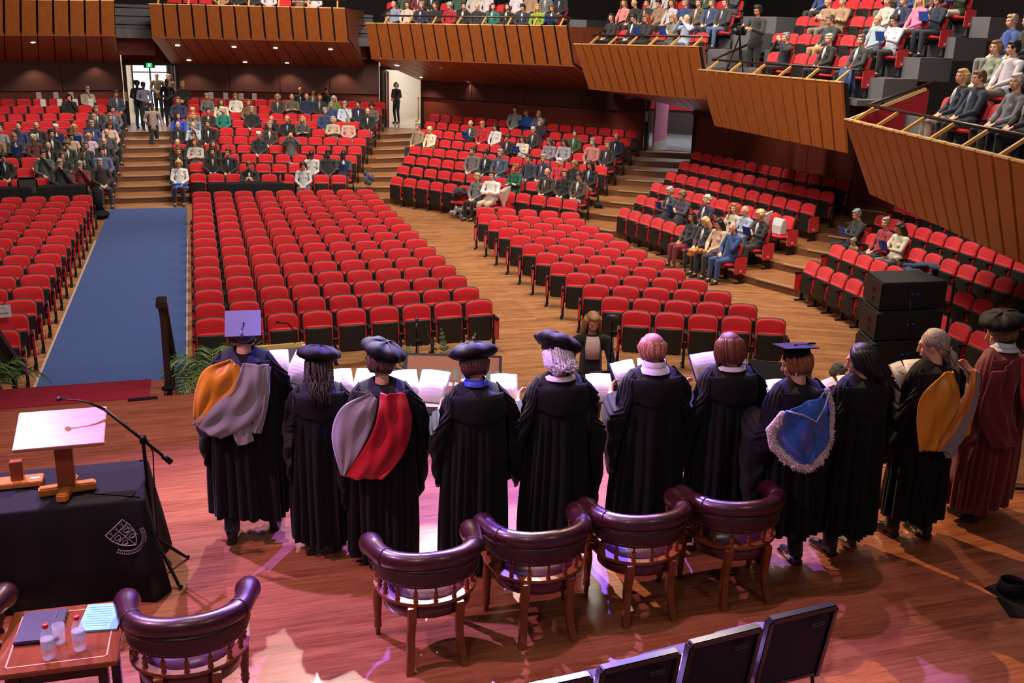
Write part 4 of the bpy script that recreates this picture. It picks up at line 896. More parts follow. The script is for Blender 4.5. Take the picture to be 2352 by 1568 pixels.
def hair_mesh(style,Q,c,seed=1,s=1,vox=.011):
    rn=random.Random(seed); b=MB(); c=V(c)
    def P(v): return c+Q@(V(v)*s)
    def E(v,r): b.ell(P(v),[x*s for x in r],14,10,Q)
    if style=='bald':
        for a in range(-110,111,20):
            t=rad(a+90); E((.068*math.cos(t),.018+.078*math.sin(t),.0),(.016,.016,.03))
    else:
        E((0,.03,.04),(.083,.092,.092)); E((0,-.02,.09),(.066,.07,.035)); E((0,.055,-.01),(.074,.062,.075))
        for sx in(-1,1): E((sx*.066,.0,.035),(.018,.05,.05))
    if style=='short':
        for i in range(16): a=rn.uniform(0,2*PI); z=rn.uniform(.05,.12); E((.06*math.cos(a),.02+.06*math.sin(a),z),(.028,.03,.018))
    if style in('curly','bun_curly'):
        for i in range(60):
            a=rn.uniform(0,2*PI); z=rn.uniform(-.05,.11); rr=.092*math.sqrt(max(.1,1-((z-.03)/.12)**2)); x=rr*math.cos(a); y=.025+rr*math.sin(a)
            if y<-.045 and z<.06: continue
            E((x,y,z),(.026,.026,.026))
    if style in('bob','long'):
        L=-.09 if style=='bob' else -.27
        for i in range(13):
            a=rad(-18+216*i/12); x=.083*math.cos(a); y=.02+.078*math.sin(a)
            if style=='long': pts=[P((x,y,.05)),P((x*1.12,y*1.1,-.04)),P((x*1.25,y*1.0+.01,-.15)),P((x*1.2+rn.uniform(-.01,.01),y*.9-.005,L+rn.uniform(-.02,.03)))]; rs=[.028,.028,.03,.012]
            else: pts=[P((x,y,.05)),P((x*1.12,y*1.1,-.03)),P((x*1.05,y*1.05,L+rn.uniform(-.01,.015)))]; rs=[.028,.03,.016]
            b.tube([p for p in pts],[r*s for r in rs],8)
    if style=='bun': E((0,.10,.10),(.04,.04,.04))
    if style=='cap':
        b=MB(); E((0,.01,.07),(.088,.10,.07)); E((0,-.09,.06),(.065,.06,.012))
    if style=='pony':
        b.tube([P((0,.11,.02)),P((0,.15,-.03)),P((.01,.15,-.14)),P((0,.13,-.24))],[.025*s,.04*s,.038*s,.012*s],10)
    return smooth_mesh(b.mesh('hair',EYE),vox,2,'hair')
HC_=(0,-.205,1.225)
POSES={}
def seated(pose,yaw,pitch,seed,wd=1.0,vox=.0115,fem=False):
    """shared meshes of a seated person; origin = floor point under the seat's backrest top, facing -Y"""
    hc=V(HC_)+V((0,-.03 if pitch>.2 else 0,-.01 if pitch>.2 else 0)); b=MB()
    sh=.175*wd; 
    arms={'lap':[((-sh-.045,-.28,.74),(-.075,-.46,.635)),((sh+.045,-.28,.74),(.075,-.46,.635))],
          'read':[((-sh-.03,-.32,.76),(-.10,-.50,.80)),((sh+.03,-.32,.76),(.10,-.50,.80))],
          'cross':[((-sh-.04,-.30,.77),(.07,-.40,.80)),((sh+.04,-.30,.77),(-.07,-.41,.77))],
          'chin':[((-sh-.03,-.30,.74),(-.06,-.46,.66)),((sh-.01,-.36,.78),(.02,-.315,1.09))],
          'camera':[((-sh-.07,-.36,.93),(-.06,-.40,1.16)),((sh+.07,-.36,.93),(.06,-.40,1.16))]}[pose]
    Q=head(b,hc,yaw,pitch,1)
    chain(b,[hc+V((0,.03,-.06)),(0,-.165,1.05)],[.052,.056]); 
    chain(b,[(0,-.17,.93),(0,-.17,.80),(0,-.20,.56)],[.10*wd,.11*wd,.125*wd]); cap(b,(-sh*.85,-.165,.975),(sh*.85,-.165,.975),.055,.055)
    cap(b,(-.08,-.24,.55),(.08,-.24,.55),.10,.10)
    for (el,wr),sx in zip(arms,(-1,1)):
        cap(b,(sx*sh,-.165,.975),el,.046,.036); cap(b,el,wr,.036,.026)
        d=(V(wr)-V(el)).normalized(); 
        if pose=='read': d=V((-sx*.3,-.2,.6))
        if pose=='camera': d=V((-sx*.3,-.3,.7))
        hand(b,wr,d,V((0,-.6,.8)) if pose in('read','camera') else V((0,-.2,1)),-sx if d.y<0 else sx,1,.6)
    for sx in(-1,1):
        kn=(sx*.115,-.64,.51); an=(sx*.12,-.66,.10)
        cap(b,(sx*.09,-.26,.52),kn,.072,.052); cap(b,kn,an,.05,.034); cap(b,an,(sx*.125,-.74,.04),.034,.026)
    body=smooth_mesh(b.mesh('body',EYE),vox,2,'body'); paint_face(body,hc,Q)
    t=MB(); 
    chain(t,[(0,-.172,.985),(0,-.17,.80),(0,-.205,.57)],[.108*wd,.140*wd,.152*wd]); cap(t,(-sh*.9,-.165,.985),(sh*.9,-.165,.985),.075,.075); cap(t,(-.06,-.165,1.015),(.06,-.165,1.015),.068,.068)
    if fem:
        for sx in(-1,1): t.ell((sx*.07,-.255,.86),(.058,.05,.06),10,8)
    cap(t,(-.09,-.25,.55),(.09,-.25,.55),.12,.12)
    for (el,wr),sx in zip(arms,(-1,1)):
        cap(t,(sx*sh,-.165,.98),el,.060,.052); w=V(el).lerp(V(wr),.9); cap(t,el,w,.051,.038)
    top=smooth_mesh(t.mesh('top',EYE),vox*1.2,2,'top')
    l=MB(); cap(l,(-.07,-.25,.53),(.07,-.25,.53),.118,.118)
    for sx in(-1,1):
        kn=(sx*.118,-.65,.515); an=(sx*.122,-.665,.13); cap(l,(sx*.09,-.27,.525),kn,.088,.067); cap(l,kn,an,.066,.050)
    leg=smooth_mesh(l.mesh('trousers',EYE),vox*1.2,2,'trousers')
    s_=MB()
    for sx in(-1,1): cap(s_,(sx*.122,-.655,.05),(sx*.13,-.80,.035),.042,.034); s_.box((sx*.126,-.73,.012),(.075,.22,.022))
    shoe=smooth_mesh(s_.mesh('shoes',EYE),.012,2,'shoes')
    return dict(body=body,top=top,leg=leg,shoe=shoe,hc=hc,Q=Q,hair={})
for i,(p,y,pt,f) in enumerate((('lap',0,.12,False),('lap',.5,.05,True),('lap',-.5,.08,False),('read',0,.4,True),('read',.15,.35,False),('cross',.2,.05,False),('cross',-.3,.0,True),('chin',0,.25,False),('lap',0,.45,True),('camera',0,.05,False))):
    POSES[i]=seated(p,y,pt,i,1.06 if f else 1.16,fem=f)
_b=MB(); _r=[[V((lerp(-w,w,i/8),y+.035*(abs(i/8-.5)*2)**2,z)) for i in range(9)] for z,y,w in ((1.075,-.240,.045),(1.04,-.275,.05),(.98,-.312,.042),(.90,-.332,.028),(.80,-.338,.006))]
_b.loft(_r,False,False); _b.loft([[p+V((0,.012,0)) for p in q] for q in _r],False,False); SHIRT=_b.mesh('shirt_front',EYE,True)
BOOKM=mat('programme_blue',(38,70,150),.4)
NPER=[0]
def sitter(x,y,z,rz,hair,style,topc,legc,lab,pose=None,sk='l',fem=False,sc=1,group=None,cat='person',shoec=(24,22,22)):
    i=NPER[0]; NPER[0]+=1
    if pose is None: pose=[0,1,2,8,5,6,0,3,2,1][i%10]
    if fem: pose={0:1,2:8,5:6,4:3}.get(pose,pose)
    P=POSES[pose]; hk=style
    if hk not in P['hair']: P['hair'][hk]=hair_mesh(style,P['Q'],P['hc'],pose+3)
    e=obj('person',P['body'],None,(x,y,z),rz,[skin(sk),EYE,LIP]); e.scale=(sc,sc,sc)
    tag(e,lab,'person',group)
    obj('hair' if style!='cap' else 'cap',P['hair'][hk],e,mats=[cloth(hair,'hair')])
    obj('top',P['top'],e,mats=[cloth(topc)]); obj('trousers',P['leg'],e,mats=[cloth(legc)]); obj('shoes',P['shoe'],e,mats=[cloth(shoec)])
    if max(topc)<115 and i%3 and pose not in(5,6,7,9): obj('shirt_front',SHIRT,e,mats=[cloth([(214,214,222),(150,170,206),(190,176,170),(206,206,206)][i%4])])
    return e
def standing(name,x,y,z,rz,H,hair,style,topc,legc,lab,sk='l',arms='down',yaw=0,pitch=.1,stride=0,extra=None):
    """full standing figure facing -Y"""
    k=H/1.70; b=MB(); hc=V((0,-.02,1.585))*1.0
    Q=head(b,hc,yaw,pitch); chain(b,[hc+V((0,.02,-.06)),(0,0,1.42)],[.05,.055]); chain(b,[(0,0,1.28),(0,0,1.15),(0,.0,.95)],[.10,.11,.125]); cap(b,(-.14,0,1.355),(.14,0,1.355),.055,.055)
    A={'down':[((-.24,.02,1.12),(-.25,-.08,.88)),((.24,.02,1.12),(.25,-.08,.88))],'front':[((-.24,.0,1.12),(-.05,-.22,1.05)),((.24,.0,1.12),(.05,-.22,1.02))],
       'swing':[((-.27,.06,1.14),(-.22,-.16,1.06)),((.27,.08,1.13),(.30,.0,.9))],'reach':[((-.27,-.10,1.12),(-.30,-.33,1.02)),((.24,-.05,1.12),(.20,-.26,.98))],'cam':[((-.24,-.15,1.15),(-.12,-.38,1.25)),((.24,-.12,1.12),(.1,-.36,1.2))]}[arms]
    for (el,wr),sx in zip(A,(-1,1)):
        cap(b,(sx*.18,0,1.36),el,.046,.037); cap(b,el,wr,.036,.026); hand(b,wr,(V(wr)-V(el)),V((sx*.8,0,.4)),-1 if sx>0 else 1,1,.5)
    L=[((-.09,-.05-stride*.3,.50),(-.09,.02-stride*.8,.09+stride*.1)),((.09,-.02+stride*.2,.50),(.10,.03+stride*.5,.09))]
    for (kn,an),sx in zip(L,(-1,1)): cap(b,(sx*.09,0,.9),kn,.075,.052); cap(b,kn,an,.05,.034); cap(b,an,V(an)+V((0,-.09,-.055)),.032,.026)
    body=smooth_mesh(b.mesh('person',EYE),.011,2,'body'); paint_face(body,hc,Q)
    e=obj('person',body,None,(x,y,z),rz,[skin(sk),EYE,LIP]); e.scale=(k,k,k); tag(e,lab,'person')
    hm=hair_mesh(style,Q,hc,7); obj('hair',hm,e,mats=[cloth(hair,'hair')])
    t=MB(); chain(t,[(0,0,1.35),(0,0,1.15),(0,0,.90)],[.115,.135,.148]); cap(t,(-.145,0,1.365),(.145,0,1.365),.07,.07)
    for (el,wr),sx in zip(A,(-1,1)): cap(t,(sx*.18,0,1.36),el,.062,.053); cap(t,el,V(el).lerp(V(wr),.9),.052,.040)
    obj('top',smooth_mesh(t.mesh('top',EYE),.014,2),e,mats=[cloth(topc)])
    l=MB(); cap(l,(-.05,0,.92),(.05,0,.92),.13,.13)
    for (kn,an),sx in zip(L,(-1,1)): cap(l,(sx*.085,0,.88),kn,.09,.066); cap(l,kn,an,.062,.05)
    obj('trousers',smooth_mesh(l.mesh('trousers',EYE),.014,2),e,mats=[cloth(legc)])
    s_=MB()
    for kn,an in L: cap(s_,V(an)+V((0,.01,-.045)),V(an)+V((0,-.14,-.06)),.042,.034)
    obj('shoes',smooth_mesh(s_.mesh('shoes',EYE),.012,2),e,mats=[cloth((22,20,20))])
    return e
CN={}
def cname(c):
    r,g,b=c; mx=max(c); mn=min(c); l=(mx+mn)/2
    if mx-mn<22:
        return 'black' if l<42 else 'charcoal' if l<72 else 'grey' if l<140 else 'light grey' if l<195 else 'white'
    import colorsys
    h,s,v=colorsys.rgb_to_hsv(r/255,g/255,b/255); h*=360
    if l<42: return 'dark navy' if 190<h<270 else 'dark brown' if h<60 else 'dark green' if h<170 else 'dark plum'
    if h<14 or h>345: return ('pale pink' if l>170 else 'maroon' if v<.5 else 'red')
    if h<48: return 'cream' if l>180 else 'tan' if l>115 else 'brown'
    if h<70: return 'mustard' if s>.5 else 'cream' if l>170 else 'olive'
    if h<165: return 'green'
    if h<200: return 'teal' if s>.35 else 'blue-grey'
    if h<262: return 'pale blue' if l>165 else 'blue' if s>.5 and v>.4 else 'navy' if l<80 else 'blue-grey'
    return 'lilac' if l>165 else 'purple' if s>.25 else 'grey'
def hname(c,st):
    n='white' if min(c)>185 else None
    r,g,b=c; l=(max(c)+min(c))/2
    if n is None: n='grey' if max(c)-min(c)<26 and l>75 else 'black' if l<48 else 'blonde' if r>165 else 'red' if r-b>75 and g<110 else 'brown'
    if st=='bald': return 'balding'
    if st=='cap': return 'black cap'
    return {'short':'short','curly':'curly','bob':'bobbed','long':'long','bun':'pinned','pony':'ponytailed'}[st]+' '+n+' hair'
W_=(225,222,220);B_=(22,22,24);NV=(24,30,52);DG=(50,50,54);G_=(120,120,124);LG=(176,176,178)
g_=(150,148,146);w_=(214,210,200);k_=(24,20,20);br=(78,50,34);bl=(196,158,104);rd=(132,56,28)
# head position in the photograph, block, hair colour, style, top, legs, female, pose
A=lambda x,y,*r: (x/6.032,190+y/6.032,*r)
Bc=lambda x,y,*r: (220+x/4.612,150+y/4.612,*r)
C3_=lambda x,y,*r: (440+x/6.032,190+y/6.032,*r)
C4=lambda x,y,*r: (660+x/5.808,190+y/5.808,*r)
C5=lambda x,y,*r: (880+x/6.03,240+y/6.03,*r)
C6=lambda x,y,*r: (1150+x/5.226,240+y/5.226,*r)
E1=lambda x,y,*r: (1350+x/5.226,320+y/5.226,*r)
E2=lambda x,y,*r: (1600+x/5.226,320+y/5.226,*r)
E3=lambda x,y,*r: (1800+x/5.227,460+y/5.227,*r)
AUD=[
A(1045,175,'T1',k_,'bob',B_,B_,1,7),A(1265,135,'T1',g_,'short',(190,180,160),DG,1,7),Bc(140,290,'T1',br,'short',(62,66,88),NV,0,8),
A(1205,440,'T1',g_,'short',(36,40,48),DG,0,0),A(1440,420,'T1',(110,104,100),'short',DG,DG,0,0),Bc(270,460,'T1',k_,'short',(92,96,100),DG,0,0),
A(230,570,'T1',w_,'bald',(48,60,110),DG,0,8),A(485,565,'T1',w_,'bald',(40,42,52),DG,0,0),A(745,565,'T1',w_,'short',(60,34,40),DG,1,3),A(1000,560,'T1',bl,'bob',(110,106,98),NV,1,3),
A(1175,545,'T1',g_,'short',(42,56,112),NV,0,0),A(1445,515,'T1',(120,112,108),'short',(54,66,100),NV,0,0),Bc(260,605,'T1',br,'long',(206,176,166),NV,1,8),
A(-30,640,'T1',bl,'bob',(140,140,150),DG,1,1),A(150,690,'T1',(160,110,70),'bun',(50,46,46),B_,1,3),A(405,715,'T1',(222,222,200),'short',(92,50,48),DG,1,0),A(565,705,'T1',k_,'short',(30,30,32),B_,0,1),
A(1130,675,'T1',bl,'bob',(206,180,206),NV,1,8),A(1370,670,'T1',w_,'bald',(72,74,78),DG,0,0),Bc(265,685,'T1',w_,'bald',(34,38,54),NV,0,0),
A(30,770,'T1',(60,34,28),'curly',(150,110,84),DG,1,1),A(800,960,'T1',(104,72,48),'curly',(44,40,44),DG,1,6),A(1090,930,'T1',k_,'cap',(22,40,36),B_,0,0),A(1350,900,'T1',k_,'short',(80,96,140),NV,0,0),Bc(165,880,'T1',g_,'short',(40,36,34),DG,0,0),
A(50,1000,'T1',k_,'curly',B_,B_,1,8),A(1165,1040,'T1',g_,'short',(120,40,44),DG,0,7),A(1345,1085,'T1',(96,76,56),'bob',(54,58,70),DG,1,1),Bc(215,990,'T1',(104,78,50),'curly',(34,62,44),(84,72,58),1,8),
A(875,1265,'T1',(140,140,136),'short',(46,48,50),DG,0,7),A(1050,1185,'T1',(60,44,36),'short',(76,84,84),NV,0,7),A(1325,1220,'T1',(70,50,42),'curly',(190,166,144),(90,110,156),1,8),Bc(215,1085,'T1',(170,140,120),'bald',(26,28,32),B_,0,8),
Bc(870,435,'T2',(110,80,56),'short',(36,44,84),NV,0,0),Bc(1035,440,'T2',bl,'short',(120,96,76),DG,1,2),Bc(880,550,'T2',(44,30,28),'long',(42,70,190),DG,1,1),Bc(1045,530,'T2',bl,'bob',(110,130,150),NV,1,1),
Bc(870,675,'T2',(170,150,120),'bald',(28,28,30),B_,0,0),Bc(1045,665,'T2',g_,'bald',(170,180,200),B_,0,7),Bc(885,790,'T2',(70,50,40),'bald',B_,B_,0,0),Bc(885,885,'T2',(126,72,40),'bob',(30,30,36),B_,1,1),Bc(885,1080,'T2',bl,'bob',W_,NV,1,8),
C3_(130,210,'T2',g_,'short',(110,110,116),DG,0,8),C3_(375,245,'T2',br,'long',(210,190,170),DG,1,1),C3_(595,240,'T2',(150,116,76),'long',W_,DG,1,8),C3_(755,265,'T2',(110,84,56),'bob',(120,86,60),DG,1,1),C3_(240,335,'T2',k_,'short',(38,36,42),B_,1,0),C3_(430,355,'T2',(216,206,180),'curly',(24,120,110),DG,1,1),
C3_(935,405,'T2',g_,'short',(34,32,40),B_,0,0),C3_(1100,455,'T2',g_,'bald',B_,B_,0,7),C3_(1165,245,'T2',bl,'bob',(60,56,54),B_,1,2),C3_(1330,245,'T2',w_,'bald',(100,92,84),DG,0,5),C3_(1430,135,'T2',(110,112,116),'bald',(44,50,54),B_,0,0),C3_(1350,470,'T2',k_,'bald',B_,B_,0,2),
C3_(945,675,'T2',(226,214,196),'short',(34,38,50),NV,0,8),C3_(1150,630,'T2',g_,'short',(66,52,50),DG,1,0),C3_(285,620,'T2',(64,44,34),'short',B_,B_,0,2),C3_(290,790,'T2',(84,64,46),'long',(34,34,38),B_,1,1),C3_(300,890,'T2',k_,'short',B_,B_,0,0),C3_(90,890,'T2',(120,66,36),'bob',(176,172,168),DG,1,5),C3_(50,780,'T2',(56,40,34),'bun',B_,B_,1,7),C3_(530,915,'T2',(66,44,32),'short',B_,B_,0,2),C3_(1345,800,'T2',k_,'curly',(90,90,92),B_,0,9),
C4(240,235,'T2',(110,76,52),'bald',(34,42,76),NV,0,0),C4(275,175,'T2',(70,52,40),'bun',(104,96,86),B_,1,0),C4(450,245,'T2',(140,60,34),'bob',(44,44,42),B_,1,1),C4(510,170,'T2',k_,'short',B_,B_,0,0),C4(610,195,'T2',(206,206,196),'long',(104,132,62),DG,1,2),
C4(550,305,'T2',g_,'short',(48,66,120),NV,0,0),C4(480,410,'T2',g_,'short',(46,62,110),NV,0,1),C4(685,325,'T2',g_,'short',(190,204,220),NV,1,7),C4(890,330,'T2',k_,'short',(26,34,54),NV,0,2),C4(1080,350,'T2',k_,'curly',(92,84,80),B_,1,8),C4(200,450,'T2',bl,'long',(70,72,72),B_,1,5),C4(625,450,'T2',(190,178,150),'bob',(186,170,150),DG,1,6),C4(825,455,'T2',g_,'short',(206,160,152),(200,170,160),1,1),C4(1065,445,'T2',(200,170,150),'bald',(24,24,28),(110,110,114),0,0),
C4(340,915,'T2',k_,'short',(196,192,194),DG,1,8,'d'),C4(515,915,'T2',k_,'short',(36,32,36),B_,0,0,'d'),C4(820,930,'T2',k_,'bun',(40,56,62),NV,1,3,'d'),C4(195,1115,'T2',k_,'bob',(186,188,192),(46,64,120),1,8),
C5(440,370,'T3',(130,120,110),'short',(140,120,100),(34,38,48),0,0),C5(630,395,'T3',(226,212,160),'short',(216,206,180),DG,1,8),C5(1215,300,'T3',(150,130,120),'bald',(64,58,54),DG,0,3),C5(1370,320,'T3',(180,112,62),'short',(176,16,34),NV,1,8),C5(1570,365,'T3',k_,'long',(206,200,206),NV,1,8),C5(1700,410,'T3',(72,50,36),'curly',(24,24,28),B_,1,8),
C5(1150,725,'T3',(70,50,40),'short',(108,98,98),DG,0,2),C5(1450,720,'T3',k_,'bun',(18,30,42),(54,66,96),1,2),C5(1620,715,'T3',g_,'short',(70,78,100),(96,106,130),0,0),C6(155,715,'T3',(140,76,42),'curly',(12,88,70),(20,80,66),1,5),C5(1310,1060,'T3',(190,160,120),'curly',(110,110,116),B_,1,0),C5(1470,1055,'T3',(70,50,42),'short',(228,222,222),(200,180,160),0,5),
C6(130,105,'T3',(66,44,34),'short',(122,124,124),DG,0,0),C6(265,110,'T3',(110,84,54),'bob',(26,70,160),B_,1,3),C6(440,140,'T3',(210,160,130),'bald',(104,112,134),DG,0,7),C6(545,175,'T3',(140,140,140),'bob',(44,24,44),B_,1,7),
C6(265,365,'T3',(74,46,36),'long',(206,196,186),DG,1,3),C6(470,345,'T3',(180,176,166),'short',(34,34,38),B_,1,8),C6(590,390,'T3',(100,74,60),'long',(134,126,136),DG,1,8),C6(735,400,'T3',(64,46,40),'long',(150,146,158),DG,1,2),C6(915,385,'T3',(70,46,38),'bun',(52,74,26),B_,1,0),C6(1100,435,'T3',(130,126,122),'short',(176,112,108),DG,0,0),C6(1295,440,'T3',(110,100,96),'short',(44,40,42),DG,0,0),C6(1465,460,'T3',(80,64,60),'bald',(26,36,60),NV,0,0),
C6(330,680,'T3',(72,54,50),'short',(44,48,66),NV,0,2),C6(530,740,'T3',g_,'short',(34,42,66),NV,0,0),C6(715,755,'T3',(214,212,212),'curly',(196,40,66),DG,1,0),C6(920,780,'T3',(140,104,66),'bob',(24,24,28),B_,1,2),C6(1095,830,'T3',(44,26,24),'long',(24,24,26),(150,92,30),1,2),C6(540,905,'T3',(120,84,70),'bald',(54,44,34),DG,0,0),C6(705,880,'T3',(120,74,46),'curly',(26,26,28),B_,1,1),C6(920,950,'T3',(54,40,32),'short',(70,58,52),(206,190,170),0,8),
E1(1000,695,'T4',(176,170,164),'short',(50,54,60),NV,0,3),E1(1150,760,'T4',(120,96,70),'curly',(66,60,72),NV,1,3),E1(1350,785,'T4',(200,196,190),'curly',(30,34,60),NV,1,0),E1(1455,860,'T4',(200,170,110),'long',(44,48,56),B_,1,8),E1(1670,860,'T4',(170,100,54),'long',(186,176,160),DG,1,0),E1(1800,905,'T4',(190,150,130),'bald',(150,160,186),NV,0,3),E2(740,1005,'T4',(196,170,120),'curly',(40,36,38),DG,1,3),
E1(1225,1025,'T4',k_,'long',(34,38,42),(110,26,44),1,1,'m'),E1(1395,1055,'T4',k_,'long',(196,166,140),(44,46,58),1,8),E1(1530,1105,'T4',(200,150,124),'bald',(40,66,120),(44,70,128),0,7),
E3(860,240,'T5',(120,120,124),'short',(36,42,44),NV,0,3),E3(1100,345,'T5',(150,146,142),'short',(150,44,56),DG,1,0),E3(1420,420,'T5',(60,44,38),'long',(206,196,176),(110,100,96),1,3),
]
def proj(p):
    d=V(p)-V((0,0,CZ)); c=[sum(AX[j][i]*d[j] for j in range(3)) for i in range(3)]; return 1176+FPX*c[0]/c[2],784+FPX*c[1]/c[2]
taken=set(); placed=[]
def seat_head(s,h=1.2):
    a=s[7]; return proj((s[4]+math.sin(a)*.2,s[5]-math.cos(a)*.2,s[6]+h))
for t in AUD:
    px,py,bk,hair,st,tc,lc,fem,pose=t[:9]; sk=t[9] if len(t)>9 else 'l'
    best=None
    for s in SEATS:
        if s[0]!=bk or (s[0],s[1],s[2]) in taken: continue
        q=seat_head(s); e_=((q[0]-px)**2+(1.3*(q[1]-py))**2)
        if best is None or e_<best[0]: best=(e_,s)
    s=best[1]; taken.add((s[0],s[1],s[2])); OPEN.add((s[0],s[1],s[2])); placed.append((s,t,sk))
SBN={'T1':'rear left bank','T2':'rear centre bank','T3':'middle right bank','T4':'right bank','T5':'far right bank'}
GAR=['jacket','jumper','top','coat']
seen=set()
for s,t,sk in placed:
    px,py,bk,hair,st,tc,lc,fem,pose=t[:9]; bkn,r,i,n,x,y,z,a,sc=s
    garment='cardigan' if fem and (i%3==0) else 'blouse' if fem else ('suit jacket' if tc in((26,36,60),NV,DG) else 'shirt' if i%2 else 'jacket')
    lab='person, %s, %s %s, %s seat, %s row, %s'%(hname(hair,st),cname(tc),garment,ORD[i],ORD[r],SBN[bk])
    rn=random.Random(hash((px,py))&0xffff)
    sitter(x,y+0,z,a+rn.uniform(-.12,.12),hair,st,tc,lc,lab,pose if pose is not None else None,sk,bool(fem),1.03+rn.uniform(-.04,.03)-(.03 if fem else 0),'audience in the '+BN[bk])
# ------------------------------------------------------------------ balcony rows, occupants and objects
SBN.update({'BC':'long middle balcony','BD':'right doorway balcony','BE':'cameraman balcony','BF':'lowest right balcony','BB':'rear centre balcony'}); BN.update(SBN)
BF0={'A':-.55,'B':-.55,'C':-.57,'D':-.42,'E':-.35,'F':-.33}
def balrow(key,k,t0,t1):
    r=BC[key]; d,nn=r['d'],r['nn']; z=min(r['T0'].z,r['T1'].z)+BF0[key]+.45*k
    p=V((r['T0'].x,r['T0'].y,0))+nn*(1.2+.92*k); L=(V((r['T1'].x,r['T1'].y,0))-V((r['T0'].x,r['T0'].y,0))).length
    n=int((t1-t0)*L/.53); a=p+d*(t0*L); add_row('B'+key,k,a,a+d*(.53*(n-1)),n,z,.97)
for key,k,t0,t1 in (('B',0,.1,.95),('C',0,.08,.96),('C',1,.0,.98),('D',0,.1,.95),('D',1,.0,.95),('D',2,0,.9),('E',0,.3,1.0),('E',1,.1,1.0),('E',2,.05,1),('E',3,0,1),('F',0,.25,1),('F',1,.2,1),('F',2,.0,1),('F',3,0,1)): balrow(key,k,t0,t1)
F5=lambda x,y,*r:(1900+x/3.92,y/3.92,*r)
F4=lambda x,y,*r:(1500+x/3.92,y/3.92,*r)
F3=lambda x,y,*r:(1000+x/3.137,y/3.137,*r)
F2=lambda x,y,*r:(500+x/3.137,y/3.137,*r)
BAL=[F2(1285,20,'BC',(200,160,140),'bald',(130,140,170),NV,0,0),F2(1395,35,'BC',(70,44,38),'bob',(200,186,170),DG,1,0),F2(1455,38,'BC',g_,'short',(36,44,70),NV,0,0),F2(1585,25,'BC',(80,60,50),'short',(38,38,44),B_,0,0),F2(1700,60,'BC',(170,166,164),'curly',(170,26,40),B_,1,8),F2(1780,20,'BC',(60,40,32),'short',B_,B_,0,1),
F3(345,30,'BC',(60,50,46),'bald',(34,34,38),B_,0,8),F3(455,30,'BC',(96,30,40),'long',(20,96,80),B_,1,0),F3(555,40,'BC',(66,42,34),'long',B_,B_,1,1),F3(690,30,'BC',(180,140,90),'long',(120,150,40),(110,120,60),1,0),F3(812,60,'BC',(84,66,54),'long',(34,38,50),NV,1,3),F3(922,35,'BC',(180,160,150),'bald',(26,26,30),B_,0,0),
F3(1250,160,'BD',(40,26,24),'long',(30,32,36),B_,1,0),F3(1320,60,'BD',(100,66,50),'long',(206,120,124),DG,1,1),F3(1422,105,'BD',(40,30,26),'short',(36,36,40),B_,0,8),F3(1508,135,'BD',(150,62,30),'long',(34,34,36),B_,1,3),F3(1485,20,'BD',(50,36,30),'short',(40,44,52),B_,0,0),F3(1705,135,'BD',(150,110,74),'long',(116,110,98),DG,1,3),F3(1830,110,'BD',(130,110,96),'bald',(160,176,204),(60,76,110),0,9),
F4(620,110,'BD',(88,60,44),'short',(40,42,46),(70,96,140),0,0),F4(430,20,'BD',(110,84,70),'short',(80,72,64),DG,1,0),F4(850,20,'BD',(140,120,110),'short',(70,74,82),DG,0,3),F4(700,20,'BD',(120,90,70),'short',(44,60,100),NV,0,0),
F4(1245,330,'BE',(140,138,140),'short',(26,30,44),B_,1,9),F4(1640,130,'BE',(104,92,84),'short',(54,56,60),(170,130,84),0,8),F5(85,375,'BE',(196,190,180),'short',(22,20,22),B_,1,1),F5(410,325,'BE',(120,104,90),'short',(46,50,56),DG,0,1),F5(615,390,'BE',(44,40,44),'curly',(196,198,214),B_,1,3),
F5(470,120,'BE',(96,72,60),'bald',(150,168,184),DG,0,0),F5(630,110,'BE',(140,140,142),'short',(30,40,72),NV,0,0),F5(1060,120,'BE',(56,34,30),'bob',(30,40,62),NV,1,3),F5(1235,120,'BE',(56,44,42),'bun',(52,66,44),(200,190,174),0,3),F5(560,10,'BE',(214,200,180),'short',(190,180,170),DG,1,0),F5(960,60,'BE',(206,160,110),'long',(216,120,160),DG,1,1),
F5(1160,680,'BF',(190,150,100),'bob',(28,34,54),(190,170,160),1,1),F5(1370,630,'BF',(110,74,52),'short',(32,40,64),(56,62,56),0,0),F5(1670,800,'BF',(196,194,194),'short',(110,112,118),(44,44,50),1,0),F5(1830,790,'BF',(190,150,110),'short',(36,32,34),B_,0,1),
F5(1690,40,'BF',(150,130,110),'short',(40,70,140),(110,116,112),0,0),F5(1460,60,'BF',(60,50,44),'short',(34,34,38),B_,0,0),F5(1330,10,'BF',(120,90,60),'bob',(130,140,124),DG,1,0)]
def pick(bk,px,py,h=.7):
    best=None
    for s in SEATS:
        if s[0]!=bk or (s[0],s[1],s[2]) in taken: continue
        q=seat_head(s,h); e_=(q[0]-px)**2+(q[1]-py)**2
        if best is None or e_<best[0]: best=(e_,s)
    s=best[1]; k=(s[0],s[1],s[2]); taken.add(k); OPEN.add(k); c=Matrix.Rotation(s[7],3,'Z')@V((0,-.31,.478)); return V((s[4]+c.x,s[5]+c.y,s[6]+c.z)),s[7]
bp=[]
for t in BAL:
    px,py,bk,hair,st,tc,lc,fem,pose=t[:9]; best=None
    for s in SEATS:
        if s[0]!=bk or (s[0],s[1],s[2]) in taken: continue
        q=seat_head(s); e_=((q[0]-px)**2+(1.3*(q[1]-py))**2)
        if best is None or e_<best[0]: best=(e_,s)
    s=best[1]; taken.add((s[0],s[1],s[2])); OPEN.add((s[0],s[1],s[2])); bp.append((s,t))
